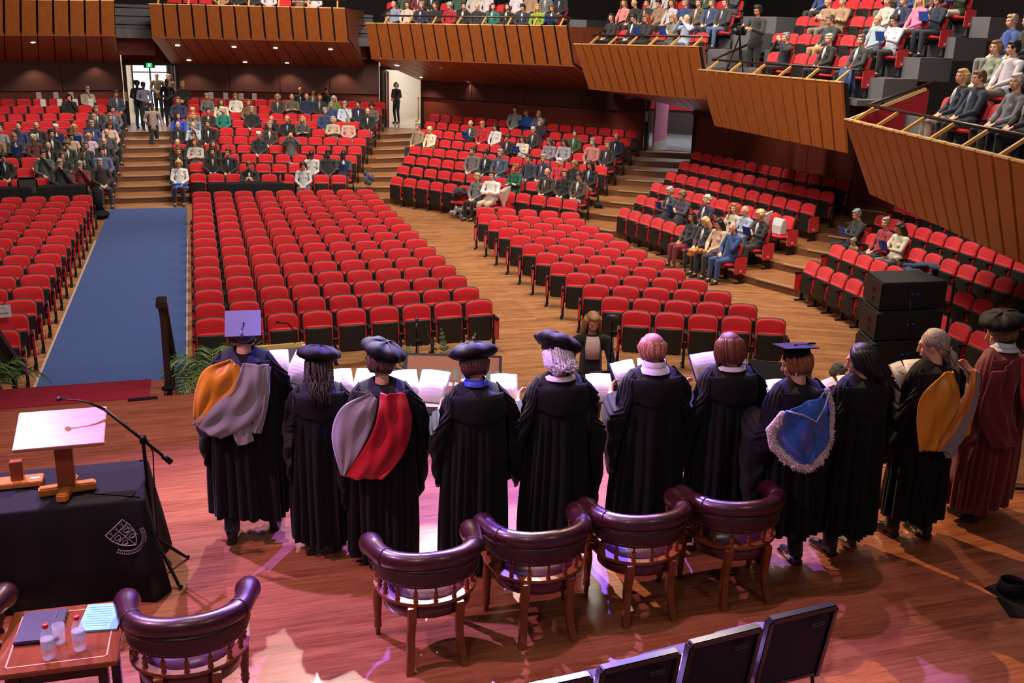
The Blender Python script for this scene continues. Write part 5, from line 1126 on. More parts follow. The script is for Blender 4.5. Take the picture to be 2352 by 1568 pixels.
for s,t in bp:
    px,py,bk,hair,st,tc,lc,fem,pose=t[:9]; bkn,r,i,n,x,y,z,a,sc=s
    lab='person, %s, %s %s, %s seat, %s row, %s'%(hname(hair,st),cname(tc),'blouse' if fem else 'jacket',ORD[i],ORD[r],BN[bk])
    sitter(x,y,z,a+R.uniform(-.1,.1),hair,st,tc,lc,lab,pose,'l',bool(fem),1,'audience in the '+BN[bk])
# the rest of the seated crowd in the upper rows of the balconies
rc=random.Random(21); TOPS=[(34,38,52),(28,28,30),(92,96,102),(186,182,178),(44,64,120),(110,44,52),(60,84,70),(150,120,96),(196,190,200),(70,60,54)]; HRS=[(150,148,146),(78,50,34),(24,20,20),(196,158,104),(120,86,56),(206,200,190)]; STY=['short','bob','long','short','curly','bald','short']
crowd=0
for s in list(SEATS):
    bkn,r,i,n,x,y,z,a,sc=s
    if (bkn,r,i) in taken: continue
    pr={('BC',1):.85,('BD',1):.7,('BD',2):.6,('BE',3):.8,('BE',2):.35,('BF',1):.55,('BF',2):.75,('BF',3):.7,('BB',0):.45,('BC',0):.35}.get((bkn,r),0)
    ok,pp,_=seat_visible(s)
    if not ok or pp[1]<-75 or rc.random()>pr: continue
    taken.add((bkn,r,i)); OPEN.add((bkn,r,i)); st=rc.choice(STY); fe=st in('bob','long'); hr=rc.choice(HRS); tc=rc.choice(TOPS)
    if st=='bald': hr=(190,160,140)
    sitter(x,y,z,a+rc.uniform(-.15,.15),hr,st,tc,rc.choice([DG,NV,B_,(120,110,100)]),'person, %s, %s %s, %s seat, %s row, %s'%(hname(hr,st),cname(tc),'blouse' if fe else 'jacket',ORD[i],ORD[r],BN[bkn]),rc.choice([0,1,2,3,5,8]),'l',fe,1,'audience in the '+BN[bkn])
# programme booklets in readers' hands are things of their own
for s_r,t_r in [(s,t) for s,t,_ in placed]+bp:
    if t_r[8]!=3: continue
    bkn,r,i,n,x,y,z,a,sc=s_r; c=Matrix.Rotation(a,3,'Z')@V((0,-.545,.87)); e=empty('programme_booklet',(x+c.x,y+c.y,z+c.z),a)
    tag(e,'open blue programme held by the reader in the %s seat, %s row, %s'%(ORD[i],ORD[r],BN[bkn] if len(BN[bkn])<22 else SBN[bkn]),'booklet','programmes in readers hands')
    bb=MB()
    for q in(-1,1): bb.slab([(0,-.02,-.10),(q*.14,.01,-.10),(q*.14,-.05,.10),(0,-.08,.10)],(0,-.006,0))
    bb.build('cover',BOOKM,e); bb=MB()
    for q in(-1,1): bb.slab([(0,-.019,-.095),(q*.13,.011,-.095),(q*.13,-.049,.095),(0,-.079,.095)],(0,.003,0))
    bb.build('pages',PAP,e)
for k in range(10):
    x,y=[(745,448),(637,640),(597,713),(540,798),(490,892),(448,988),(385,1098),(307,1215),(255,1342),(190,1478)][k]; p=atz(x/3.73,430+y/3.73,HF+.01)
    e=empty('programme_booklet',(p.x-.05,p.y,HF+.002),.1*(k%3)); tag(e,'blue booklet on the floor beside the blue carpet, %s from the back'%ORD[k],'booklet','programme booklets beside the blue carpet')
    MB().box((0,0,.006),(.15,.21,.012)).build('cover',BOOKM,e); MB().box((.01,0,.0125),(.09,.08,.001)).build('title_block',mat('title_pale',(200,214,240),.5),e)
# reserved cards standing on backrests
CARD=mat('white_card',(215,215,218),.6)
cards=[A(537,178),A(775,175),A(983,170),A(1205,165),A(597,280),A(830,275),A(1043,280),A(1260,270),C3_(270,168),C3_(472,174),C3_(690,182),C3_(870,180)]
for i,(px,py) in enumerate(cards):
    blk='T1' if i<8 else 'T2'; r=9 if i<4 else 8 if i<8 else 9
    p0,q0=rowline(blk,r); c=atline(px,py,*seg_off(p0,q0,.02)); zs=HF+RS*r+.86
    e=empty('reserved_card',(c.x,c.y,zs),math.atan2((q0-p0).y,(q0-p0).x)); tag(e,'white reserved card, %s from left, %s'%(ORD[i%4],('last row, rear left bank','last row but one, rear left bank','last row, rear centre bank')[i//4]),'card','reserved cards')
    MB().box((0,0,.12),(.17,.006,.25)).build('card',CARD,e); text('Reserved',.034,e,INK,(0,-.004,.12),(rad(90),0,0))
p=atz(12,716,HF+.97); e=empty('reserved_card',(p.x-.05,p.y,HF+.88),rad(6)); tag(e,'white reserved card on a red seat at the left edge of the picture','card','reserved cards'); MB().box((0,0,.1),(.26,.006,.19)).build('card',CARD,e); text('reserved',.05,e,INK,(0.0,-.004,.07),(rad(90),0,0)); 
b=MB(); b.box((0,-.004,.15),(.12,.002,.012)); b.build('card_header',mat('print_grey2',(150,150,160),.6),e)
# people standing and walking
GY=HF+1.32
def at_floor(px,py,z): p=atz(px,py,z); return p.x,p.y,z
x,y,z=at_floor(357,352,HF+RS*4); standing('person',x,y,HF+RS*4,.1,1.74,k_,'short',(150,132,128),B_,'man in a patterned grey shirt walking down the rear left aisle steps','d','swing',0,.25,.3)
for px,yb,H,hair,st,tc,lc,lab,sk,rz in ((330,39.4,1.7,(24,28,44),'cap',(110,112,140),NV,'man in lilac-grey shirt and dark cap atop the rear left steps','d',.3),(316,40.2,1.72,k_,'curly',B_,(14,84,84),'woman with dark curly hair, black top and teal trousers inside the rear left doorway','d',.4),
  (363,43.6,1.84,(200,170,150),'bald',(140,124,96),DG,'tall balding man in a beige jacket in the rear left foyer','l',0),(390,44.2,1.75,(180,130,80),'curly',(150,110,90),DG,'curly blonde person furthest back in the rear left foyer','l',0),
  (385,40.8,1.76,(70,56,50),'bald',B_,B_,'man in a black coat and white scarf at the rear left doorway','d',-.1),(421,39.9,1.72,(206,176,120),'bun',(28,28,30),(60,40,32),'blonde woman in a black leather jacket standing right of the rear left doorway','l',-.2)):
    p=aty(px,215,yb); standing('person',p.x,yb,GY,rz,H,hair,st,tc,lc,lab,sk,'front',0,.15)
x,y,z=at_floor(911,283,GY+.012); standing('person',x,y,GY+.012,-.9,1.66,(60,36,28),'bob',(48,48,54),(22,22,26),'woman in charcoal top and black trousers standing in the foyer behind the middle doorway','l','front',.6,.1)
# sound engineer at the desk
p=aty(574,405,30.5); sitter(p.x,30.55,HF,-.1,(104,72,44),'short',(24,24,26),B_,'bearded man in a black t-shirt at the draped sound desk','4' and 4,'l',False,1,'audience in the rear centre bank')
p0=aty(574,436,30.1); tag(MB().box((0,0,0),(.1,.02,.2)).build('tablet',BLK,loc=(aty(650,415,30.0).x,30.0,HF+.9)),'small dark device standing on the draped sound desk','device')
# cameraman on the balcony
r=BC['D']; c=V((0,0,0)); p=V((BC['E']['T0'].x,BC['E']['T0'].y,0)); zE=min(BC['E']['T0'].z,BC['E']['T1'].z)-.35
t0_,t1_=[V((q.x,q.y,0)) for q in (BC['E']['T0'],BC['E']['T1'])]; c=atline(1742,18,*seg_off(t0_,t1_,1.35)); cm=standing('person',c.x,c.y,zE,rad(-62),c.z-zE+.06,k_,'short',(34,34,36),B_,'cameraman in black with headphones standing behind the video camera on the balcony','m','cam',0,.3)
b=MB(); b.tube([(.0,.09*math.cos(t)-.02,1.585+.03+.10*math.sin(t)) if 0 else (.086*math.cos(t),0,1.60+.115*math.sin(t)) for t in [PI*i/12 for i in range(13)]],.009,6); b.ell((-.088,-.0,1.585),(.018,.034,.04)); b.ell((.088,.0,1.585),(.018,.034,.04)); b.build('headphones',BLK,cm,True)
c2=atline(1700,72,*seg_off(t0_,t1_,.95)); e=empty('video_camera',c2,rad(-50)); tag(e,'large black video camera on a tripod in front of the cameraman','video camera')
MB().box((0,.05,0),(.16,.42,.2)).build('camera_body',BLK,e,bevel=.02); MB().lathe([(.05,0),(.06,.14),(.075,.2),(.075,.24)],(0,-.16,0),14,Matrix.Rotation(rad(90),3,'X')).build('lens',BLK,e,True); MB().box((0,0,.16),(.05,.3,.05)).build('top_handle',METAL,e); MB().box((-.14,-.05,.12),(.14,.03,.1)).build('viewfinder',METAL,e)
for k in range(3): a=rad(90+120*k); MB().tube([(0,0,-.1),(math.cos(a)*.36,math.sin(a)*.36,zE-c2.z+.01)],.018,6).build('leg',METAL,e)
# coats, bags, flowers
def lump(name,c,dims,m,lab,cat,seed=1,n=9,rz=0):
    rn=random.Random(seed); b=MB()
    for i in range(n): b.ell((rn.uniform(-.5,.5)*dims[0],rn.uniform(-.5,.5)*dims[1],rn.uniform(.1,.9)*dims[2]),(dims[0]*rn.uniform(.2,.34),dims[1]*rn.uniform(.2,.34),dims[2]*rn.uniform(.18,.3)),10,8,Matrix.Rotation(rn.uniform(0,3),3,'Z')@Matrix.Rotation(rn.uniform(-.6,.6),3,'X'))
    o=obj(name,smooth_mesh(b.mesh(name,m),.014,3,name),None,c,rz); tag(o,lab,cat); return o
r=BC['E']; c=r['T0'].lerp(r['T1'],.93)+r['nn']*.42+V((0,0,-.22))
b=MB(); rg=[]
for i in range(13):
    t=i/12; rg.append([V((t*.42-.21,-.10-.02*math.sin(i*2.1),-.32-.03*math.sin(i*1.3))),V((t*.4-.2,-.06-.02*math.sin(i*2),.0)),V((t*.36-.18,-.03,.19)),V((t*.36-.18,0,.22+.01*math.sin(i))),V((t*.36-.18,.04,.19)),V((t*.4-.2,.08+.02*math.sin(i*1.7),-.1)),V((t*.42-.21,.1,-.3))])
b.loft(rg,False,False); o=b.build('draped_coat',cloth((40,66,120)),smooth=True,loc=c+V((0,0,.30)),rotz=math.atan2(r['d'].y,r['d'].x)); tag(o,'blue coat hanging over the handrail of the balcony below the cameraman','coat')
sd=o.modifiers.new('s','SOLIDIFY'); sd.thickness=.02
def bouquet(c,s,lab,rz=0,tilt=.3):
    e=empty('bouquet',c,rz); tag(e,lab,'bouquet'); b=MB(); rn=random.Random(5); rg=[]
    for h,rr in ((0,.03),(.12,.06),(.28,.14),(.46,.22)): rg.append([V((rr*math.cos(a)*(1+.12*math.sin(a*5)),rr*math.sin(a)*.6-h*tilt*.3,h*(1+ (.25*math.sin(a+1) if h>.4 else 0)))) for a in [2*PI*i/24 for i in range(24)]])
    b.loft(rg,True,False); w=b.build('wrapping',mat('paper_wrap',(226,214,212),.5),e,True); b=MB()
    for i in range(16): b.m=i%2; a=rn.uniform(0,2*PI); rr=rn.uniform(0,.13); b.ell((rr*math.cos(a),rr*math.sin(a)*.6-.02,.33+rn.uniform(0,.05)),(.035,.035,.028),8,6)
    b.build('flowers',[mat('flower_pink',(226,150,156),.6),mat('flower_cream',(226,216,196),.6)],e,True); b=MB()
    for i in range(10): a=rn.uniform(0,2*PI); b.ell((.12*math.cos(a),.08*math.sin(a),.36),(.03,.008,.045),6,5,Matrix.Rotation(a,3,'Z'))
    b.build('leaves',GREENS[0],e); e.scale=(s,s,s); return e
p,_a=pick('T3',1158,462); bouquet(p,1.05,'white-wrapped bouquet on a seat next to the man in the white polo shirt',rad(-50))
p,_a=pick('T4',1768,515); bouquet(p,.85,'pink and cream bouquet on a seat beside the white gift bag',rad(-80),.1)
p,_a=pick('T4',1800,530); e=empty('gift_bag',p,_a); tag(e,'white and grey gift bag standing on a red seat in the right bank','bag')
b=MB(); b.loft([[V((x*s,y*s2,z)) for x,y in((-.16,-.09),(.16,-.09),(.16,.09),(-.16,.09))] for s,s2,z in ((.95,1,0),(1,1,.2),(1.05,.5,.36))]); b.build('bag_body',mat('bag_white',(206,206,210),.5,var=.1,scale=8),e,bevel=.01); MB().tube([(-.08,0,.34),(-.07,0,.46),(.07,0,.46),(.08,0,.34)],.008,6).build('handle',METAL,e,True)
p=atz(1080,470,HF+.45); p,_a=pick('T3',1058,455); lump('dark_coat',p,(.45,.4,.35),cloth((26,28,32)),'dark coat piled on the seat left of the woman in the grey jumper','coat',3)
p=atz(1048,500,HF); lump('silver_bag',(p.x,p.y,HF),(.3,.25,.42),mat('silver_plastic',(150,150,156),.25,.3,.3,30),'crinkled silver bag on the floor by the front row of the middle bank','bag',4)
p,_a=pick('T5',2135,615); lump('coats',p,(.6,.45,.22),cloth((40,54,84)),'navy and patterned coats heaped on the seats beside the woman in the white shirt','coat',5)
p=atz(1377,478,HF+RS*2); lump('backpack',(p.x,p.y,HF+RS*1),(.22,.2,.36),cloth((22,22,24)),'small black bag on the step at the end of the middle bank','bag',6)
p=atz(1722,620,HF); lump('backpack',(p.x,p.y+.1,HF+RS),(.3,.24,.36),cloth((20,20,22)),'black backpack on the step at the end of the front row of the right bank','bag',7)
p,_a=pick('T1',50,380); lump('pale_scarf',p,(.42,.3,.1),cloth((200,190,160)),'pale scarf lying on a seat in the rear left bank','scarf',8)
p,_a=pick('T2',680,372); lump('grey_coat',p,(.55,.3,.2),cloth((150,146,140)),'grey and white coat on the seats behind the woman in the grey hoodie','coat',9)
p=atline(820,402,*rowline('T2',1)); lump('denim_jacket',(p.x+.35,p.y-.1,HF+.35),(.28,.2,.5),cloth((60,76,104)),'blue denim jacket hanging from the aisle seat of the rear centre bank','jacket',10)
p=atline(412,405,*rowline('T2',0)); lump('blue_jacket',(p.x,p.y-.5,HF+.5),(.38,.3,.16),cloth((40,96,190)),'bright blue jacket on a lap at the foot of the rear left steps','jacket',11)
p=atz(1605,570,HF+.7); e=lump('handbag',(p.x,p.y,HF+.52),(.34,.2,.22),mat('tan_leather',(184,120,60),.4),'tan leather handbag on the lap of the long dark-haired person in beige','bag',12)
p=atline(1995,540,*rowline('T5',2)); sitter(p.x-.3,p.y-.1,HF+RS*1+.1,rad(-93),(150,120,90),'curly',(140,110,80),DG,'small child with curly fair hair between two adults in the far right bank',8,'l',True,.62,'audience in the far right bank')
def build_seats():
    vis=[]
    for s in SEATS:
        ok,p,dz=seat_visible(s)
        if ok: vis.append((dz,s))
    vis.sort(key=lambda t:t[0]); near=vis[:300]; far=vis[300:]
    for dz,s in near:
        bk,r,i,n,x,y,z,a,sc=s; op=(bk,r,i) in OPEN
        if bk in('C','B2','LB'):
            side={'C':'from the blue carpet','B2':'from the left','LB':'from the blue carpet'}[bk]; j=i if bk!='LB' else n-1-i
            lab='%sred tip-up seat, %s %s, %s row of the %s'%('',ORD[j],side,ORD[r],BN[bk])
        else: lab='%sred tip-up seat, %s from left, %s row, %s'%('occupied ' if op else '',ORD[i],ORD[r],BN[bk])
        place_seat(x,y,z,a,lab,'red tip-up seats in the '+BN[bk],op,i==n-1,i==0,sc)
    ks=['backrest','back_shell','seat','seat_pan','armrest','pedestal','open_seat','open_pan']
    vs=[];fs=[];mi=[];base=0
    data={}
    for k in ks:
        me=seatm[k]; data[k]=([v.co.copy() for v in me.vertices],[tuple(p.vertices) for p in me.polygons],{'backrest':0,'seat':0,'open_seat':0}.get(k,1))
    for dz,s in far:
        bk,r,i,n,x,y,z,a,sc=s; M=Matrix.Translation((x,y,z))@Matrix.Rotation(a,4,'Z')@Matrix.Diagonal((sc,1,1,1))
        op=(bk,r,i) in OPEN
        for k in ('backrest','back_shell','open_seat' if op else 'seat','open_pan' if op else 'seat_pan','armrest','pedestal'):
            co,fc,m_=data[k]; o=len(vs); vs+=[M@c for c in co]; fs+=[tuple(q+o for q in f) for f in fc]; mi+=[m_]*len(fc)
    me=D.meshes.new('theatre_seats'); me.from_pydata(vs,[],fs); me.materials.append(RED); me.materials.append(SHELL)
    me.polygons.foreach_set('material_index',mi); me.polygons.foreach_set('use_smooth',[True]*len(fs)); me.update()
    o=D.objects.new('theatre_seats',me); COL.objects.link(o); tag(o,'rows of red tip-up seats further back in the raked banks','seats',kind='stuff')
build_seats()
# ------------------------------------------------------------------ gowned singers on the stage (built facing -Y, then turned to face the hall)
def gmat(nm,rgb,rough=.75,sheen=.3,spec=.3): return mat(nm,rgb,rough,0,.2,140,sheen=sheen,spec=spec)
GBLK=gmat('gown_black',(14,14,19),.8,.05,.2); GMAR=gmat('gown_maroon',(98,10,28),.6,.3)
SATIN_G=gmat('satin_gold',(206,132,22),.33,.1,.6); WOOLG=gmat('hood_grey',(136,130,140),.7,.3); SATIN_R=gmat('satin_red',(170,12,34),.33,.1,.6); SATIN_B=mat('satin_blue',(50,96,190),.2,0,.5,14,coat=.5); FUR=mat('white_fur',(214,200,204),.95,0,.9,120,sheen=.5)
def interp(tab,z):
    for (z0,v0),(z1,v1) in zip(tab,tab[1:]):
        if z>=z1: return lerp(v1,v0,(z-z1)/(z0-z1)) if z0!=z1 else v0
    return tab[-1][1]
AW=[(1.475,.068),(1.46,.10),(1.44,.165),(1.405,.205),(1.33,.222),(1.15,.225),(.95,.235),(.5,.25),(0,.25)]
BW=[(1.475,.066),(1.46,.08),(1.44,.10),(1.395,.115),(1.33,.135),(1.15,.150),(.95,.165),(.5,.19),(0,.20)]
CY=[(1.475,-.005),(1.43,.0),(1.3,.015),(1.0,.01),(0,0)]
def folds(th,z,seed,n=21):
    w=.35*math.sin(th*2+seed)+.25*math.sin(th*3.3+seed*2.1)+.10*math.sin(z*4+th*2+seed)
    v=abs(math.sin((th*n+w*6)/2)); v2=math.sin(th*n*.37+seed*1.7+.5*math.sin(z*3))
    return (1-v**.8)*-1.0+.45*v2+.45
def gown(e,hem,m,seed,wide=1.0,nf=21,yoke=True):
    b=MB(); rings=[]; zs=[1.475,1.455,1.43,1.395,1.36]+[lerp(1.33,hem,(i/30)**1.0) for i in range(31)]; N=180
    for z in zs:
        a=interp(AW,z)*(1+(wide-1)*min(1,max(0,(1.40-z)/.5))); bb=interp(BW,z); cy=interp(CY,z); rg=[]
        for i in range(N):
            th=2*PI*i/N; back=max(0,math.sin(th)); zy=1.19+.05*abs(math.cos(th))
            A_=0 if z>zy else min(1,(zy-z)/.12)*(.018+.030*min(1,(zy-z)/.9))
            f=folds(th,z,seed,nf)*A_; x=a*math.cos(th); y=bb*math.sin(th)
            nr=V((math.cos(th)/a,math.sin(th)/bb,0)).normalized()
            zz=z-(.0 if z>hem+.01 else .02*math.sin(th*3+seed))-(.035*back if z>1.41 else 0)
            rg.append(V((x,y+cy,zz))+nr*f)
        rings.append(rg)
    b.loft(rings,True,False); g=b.build('gown',m,e,True)
    if yoke:
        b=MB(); rg=[]
        for j in range(9):
            z=lerp(1.465,1.19,j/8); a=interp(AW,z)+.004; bb=interp(BW,z)+.006; cy=interp(CY,z)
            rg.append([V((a*math.cos(t),bb*math.sin(t)+cy,z-(.035 if z>1.41 else 0)+(.05*abs(math.cos(t)) if j==8 else 0))) for t in [lerp(.12*PI,.88*PI,i/30) for i in range(31)]])
        b.loft(rg,False,False); y_=b.build('yoke',m,e,True); s=y_.modifiers.new('s','SOLIDIFY'); s.thickness=.004; s.offset=1
    return g
def sleeve(e,sx,m,seed,drop=1.0,elbow=(.31,.03,1.08),wrist=(.17,-.30,1.12),point=False):
    elbow=(elbow[0]*.93,elbow[1],elbow[2])
    st=[((.165,.0,1.375),.075,.09),((.215,.015,1.31),.080,.15),((lerp(.215,elbow[0],.55),.03,1.2),.082,.26*drop),((elbow[0],elbow[1],elbow[2]),.082,.40*drop),((lerp(elbow[0],wrist[0],.4),lerp(elbow[1],wrist[1],.4),lerp(elbow[2],wrist[2],.4)),.09,.52*drop),((lerp(elbow[0],wrist[0],.8),lerp(elbow[1],wrist[1],.8),lerp(elbow[2],wrist[2],.8)),.085,.50*drop)]
    P=[]; 
    for i in range(len(st)-1):
        for t in (0,.33,.66): P.append(tuple(V(st[i][0]).lerp(V(st[i+1][0]),t))+(lerp(st[i][1],st[i+1][1],t),lerp(st[i][2],st[i+1][2],t)))
    P.append(tuple(st[-1][0])+(st[-1][1],st[-1][2]))
    b=MB(); rings=[]; N=64
    for j,p in enumerate(P):
        q0=P[max(j-1,0)]; q1=P[min(j+1,len(P)-1)]; d=V((sx*(q1[0]-q0[0]),q1[1]-q0[1],0)); 
        fz=min(1,j/9); h=V((0,1,0)).lerp(V((-d.y,d.x,0)).normalized() if d.length>1e-4 else V((0,1,0)),fz)
        if h.dot(V((sx*.6,.8,0)))<0: h=-h
        h=(h+V((sx*.001,0,0))).normalized(); rg=[]
        out=V((sx*(.35+.3*fz),.25,0))
        for i in range(N):
            ph=2*PI*i/N; s_,c_=math.sin(ph),math.cos(ph); r=p[3]; dr=p[4]
            low=max(0,-s_); wd=r*(.92-.45*low**2*(1 if point else .6)); f=(abs(math.sin(ph*6+seed+j*.12))-.6)*.016*min(1,j/3+.3)
            z=p[2]+(r*s_ if s_>0 else dr*s_)
            rg.append(V((sx*p[0],p[1],z))+h*(c_*(wd+f))+out*(.02*s_*0+f*.8)+V((sx*.02*low,0,0)))
        rings.append(rg)
    b.loft(rings,True,False); return b.build('sleeve',m,e,True)
def yb(x,z): return interp(CY,z)+(interp(BW,min(z,1.40))+.035)*math.sqrt(max(.02,1-(abs(x)/.40)**2))+.0
def patch(e,name,L,Rr,off,m,seed=0,wave=.008,sag=0):
    """cloth panel hung on the back; L and Rr are edge curves in view coordinates (right of picture, height)"""
    b=MB(); nu,nv=18,26; rows=[]
    def cur(C,t):
        f=t*(len(C)-1); j=min(int(f),len(C)-2); u=f-j; p0=C[max(j-1,0)];p1=C[j];p2=C[j+1];p3=C[min(j+2,len(C)-1)]
        return tuple(.5*((2*p1[k])+(-p0[k]+p2[k])*u+(2*p0[k]-5*p1[k]+4*p2[k]-p3[k])*u*u+(-p0[k]+3*p1[k]-3*p2[k]+p3[k])*u**3) for k in(0,1))
    for i in range(nv+1):
        l=cur(L,i/nv); r=cur(Rr,i/nv); rw=[]
        for j in range(nu+1):
            u=j/nu; x=lerp(l[0],r[0],u); z=lerp(l[1],r[1],u)-sag*math.sin(PI*u)*(i/nv)
            y=yb(x,z)+off+wave*math.sin(u*9+i*.25+seed)+wave*.7*math.sin(u*17-i*.3+seed*2)+.012*math.sin(PI*u)
            rw.append(V((-x,y,z)))
        rows.append(rw)
    b.loft(rows,False,False); o=b.build(name,m,e,True); s=o.modifiers.new('s','SOLIDIFY'); s.thickness=.007; return o
def folder(px,py,y,rz,w,h,lab,cover=(30,40,110),tilt=45,vee=12,lines=True,left=True,right=True):
    c=aty(px,py,y); e=empty('music_folder',c,rad(rz)); tag(e,lab,'music folder','music folders held by the singers')
    T=Matrix.Rotation(rad(-(90-tilt)),3,'X') # leaf stands then leans back from the reader
    for s_ in(-1,1):
        if (s_<0 and not left) or (s_>0 and not right): continue
        Q=Matrix.Rotation(rad(-s_*vee),3,'Z')
        def q(x,z,d): return Q@(T@V((x,d,z)))
        b=MB(); b.slab([q(0,-h/2,.006),q(s_*(w+.01),-h/2,.006),q(s_*(w+.01),h/2,.006),q(0,h/2,.006)],q(0,0,.010)-q(0,0,.006)); b.build('cover',cloth(cover),e)
        b=MB(); rr=[]
        for i in range(9):
            t=i/8; x=s_*w*t; d=-.004-.014*math.sin(PI*min(1,t*1.15))*.9; rr.append([q(x,-h/2+.006,d),q(x,h/2-.006,d),q(x,h/2-.006,.004),q(x,-h/2+.006,.004)])
        b.loft(rr,True,True); pg=b.build('pages',PAP,e,True)
        if lines:
            b=MB()
            for k in range(7):
                z=h/2-.045-k*(h-.08)/7
                for g in (0,.006,.012):
                    b.slab([q(s_*w*.1,z-g,-.0215),q(s_*w*.9,z-g,-.013),q(s_*w*.9,z-g-.0012,-.013),q(s_*w*.1,z-g-.0012,-.0215)],q(0,0,-.0005)-q(0,0,0))
            b.build('printed_staves',mat('print_grey3',(120,120,134),.6),pg)
    return e
def mortarboard(e,hc,Q,m=FELT,yaw=0,tiltx=.1,tilty=0,tassel=1,QT=None):
    T=(QT or Q)@Matrix.Rotation(tiltx,3,'X')@Matrix.Rotation(tilty,3,'Y')@Matrix.Rotation(yaw,3,'Z'); c=V(hc)
    b=MB(); QC=T if QT else Q; rg=[[c+QC@V((r*.92*math.cos(a),.02+r*1.08*math.sin(a),z)) for a in [2*PI*i/24 for i in range(24)]] for r,z in ((.090,.035),(.091,.07),(.086,.115),(.06,.128))]
    b.loft(rg,True,True); cp=b.build('mortarboard_cap',m,e,True)
    b=MB(); b.box(c+QC@V((0,.02,.135)),(.245,.245,.008),T); b.ell(c+QC@V((0,.02,.143)),(.012,.012,.008)); b.build('mortarboard_top',m,e,bevel=.002)
    b=MB(); p=c+QC@V((0,.02,.145)); d=T@V((0,.0,0)); q=[p,p+T@V((.01*tassel,.05,.003)),p+T@V((.012*tassel,.085,.004))]; b.tube(q,.003,5); b.tube([q[-1],q[-1]+T@V((.0,.02,.004)),q[-1]+T@V((0,.06,.002))],[.007,.009,.007],8); b.build('tassel',m,e,True)
def bonnet(e,hc,Q,m=FELT,tx=0,ty=0,s=1.0):
    s*=1.07
    c=V(hc)+Q@V((0,.02,.075)); T=Q@Matrix.Rotation(tx,3,'X')@Matrix.Rotation(ty,3,'Y'); b=MB(); rings=[]; N=48
    prof=((.085,-.02),(.10,-.012),(.135,.0),(.158,.02),(.160,.04),(.145,.062),(.11,.082),(.06,.094),(.01,.097))
    for k,(r,z) in enumerate(prof):
        rings.append([c+T@(V(((r+(.009*math.sin(a*7+k)*(k/8)+.006*math.sin(a*13))*(1 if k>2 else .3))*math.cos(a),(r+.008*math.sin(a*5+1))*math.sin(a),z+.006*math.sin(a*6)*(k>3)))*s) for a in [2*PI*i/N for i in range(N)]])
    b.loft(rings,True,True); b.build('bonnet',m,e,True)
    b=MB(); b.loft([[c+T@(V((r*math.cos(a),r*math.sin(a),z))*s) for a in [2*PI*i/30 for i in range(30)]] for r,z in ((.090,-.036),(.095,-.03),(.094,-.008),(.088,-.006))],True,True); b.build('hat_band',m,e,True)
def hairmat(rgb):
    k='lockhair_%02x%02x%02x'%rgb
    if k in MC: return MC[k]
    m,t,b=nt(k); c=lin(rgb); N=t.nodes; L=t.links; tc=N.new('ShaderNodeTexCoord'); mp=N.new('ShaderNodeMapping'); mp.inputs['Scale'].default_value=(1,1,.12)
    no=N.new('ShaderNodeTexNoise'); no.inputs['Scale'].default_value=170; no.inputs['Detail'].default_value=3; L.new(tc.outputs['Object'],mp.inputs['Vector']); L.new(mp.outputs['Vector'],no.inputs['Vector'])
    r=N.new('ShaderNodeMapRange'); r.inputs[1].default_value=.35; r.inputs[2].default_value=.65; L.new(no.outputs['Fac'],r.inputs[0])
    mx=N.new('ShaderNodeMix'); mx.data_type='RGBA'; mx.inputs[6].default_value=(*[x*.35 for x in c],1); mx.inputs[7].default_value=(*[min(1,x*1.35) for x in c],1); L.new(r.outputs[0],mx.inputs[0]); L.new(mx.outputs[2],b.inputs['Base Color'])
    bu=N.new('ShaderNodeBump'); bu.inputs['Strength'].default_value=.6; bu.inputs['Distance'].default_value=.004; L.new(no.outputs['Fac'],bu.inputs['Height']); L.new(bu.outputs['Normal'],b.inputs['Normal']); b.inputs['Roughness'].default_value=.5
    MC[k]=m; return m
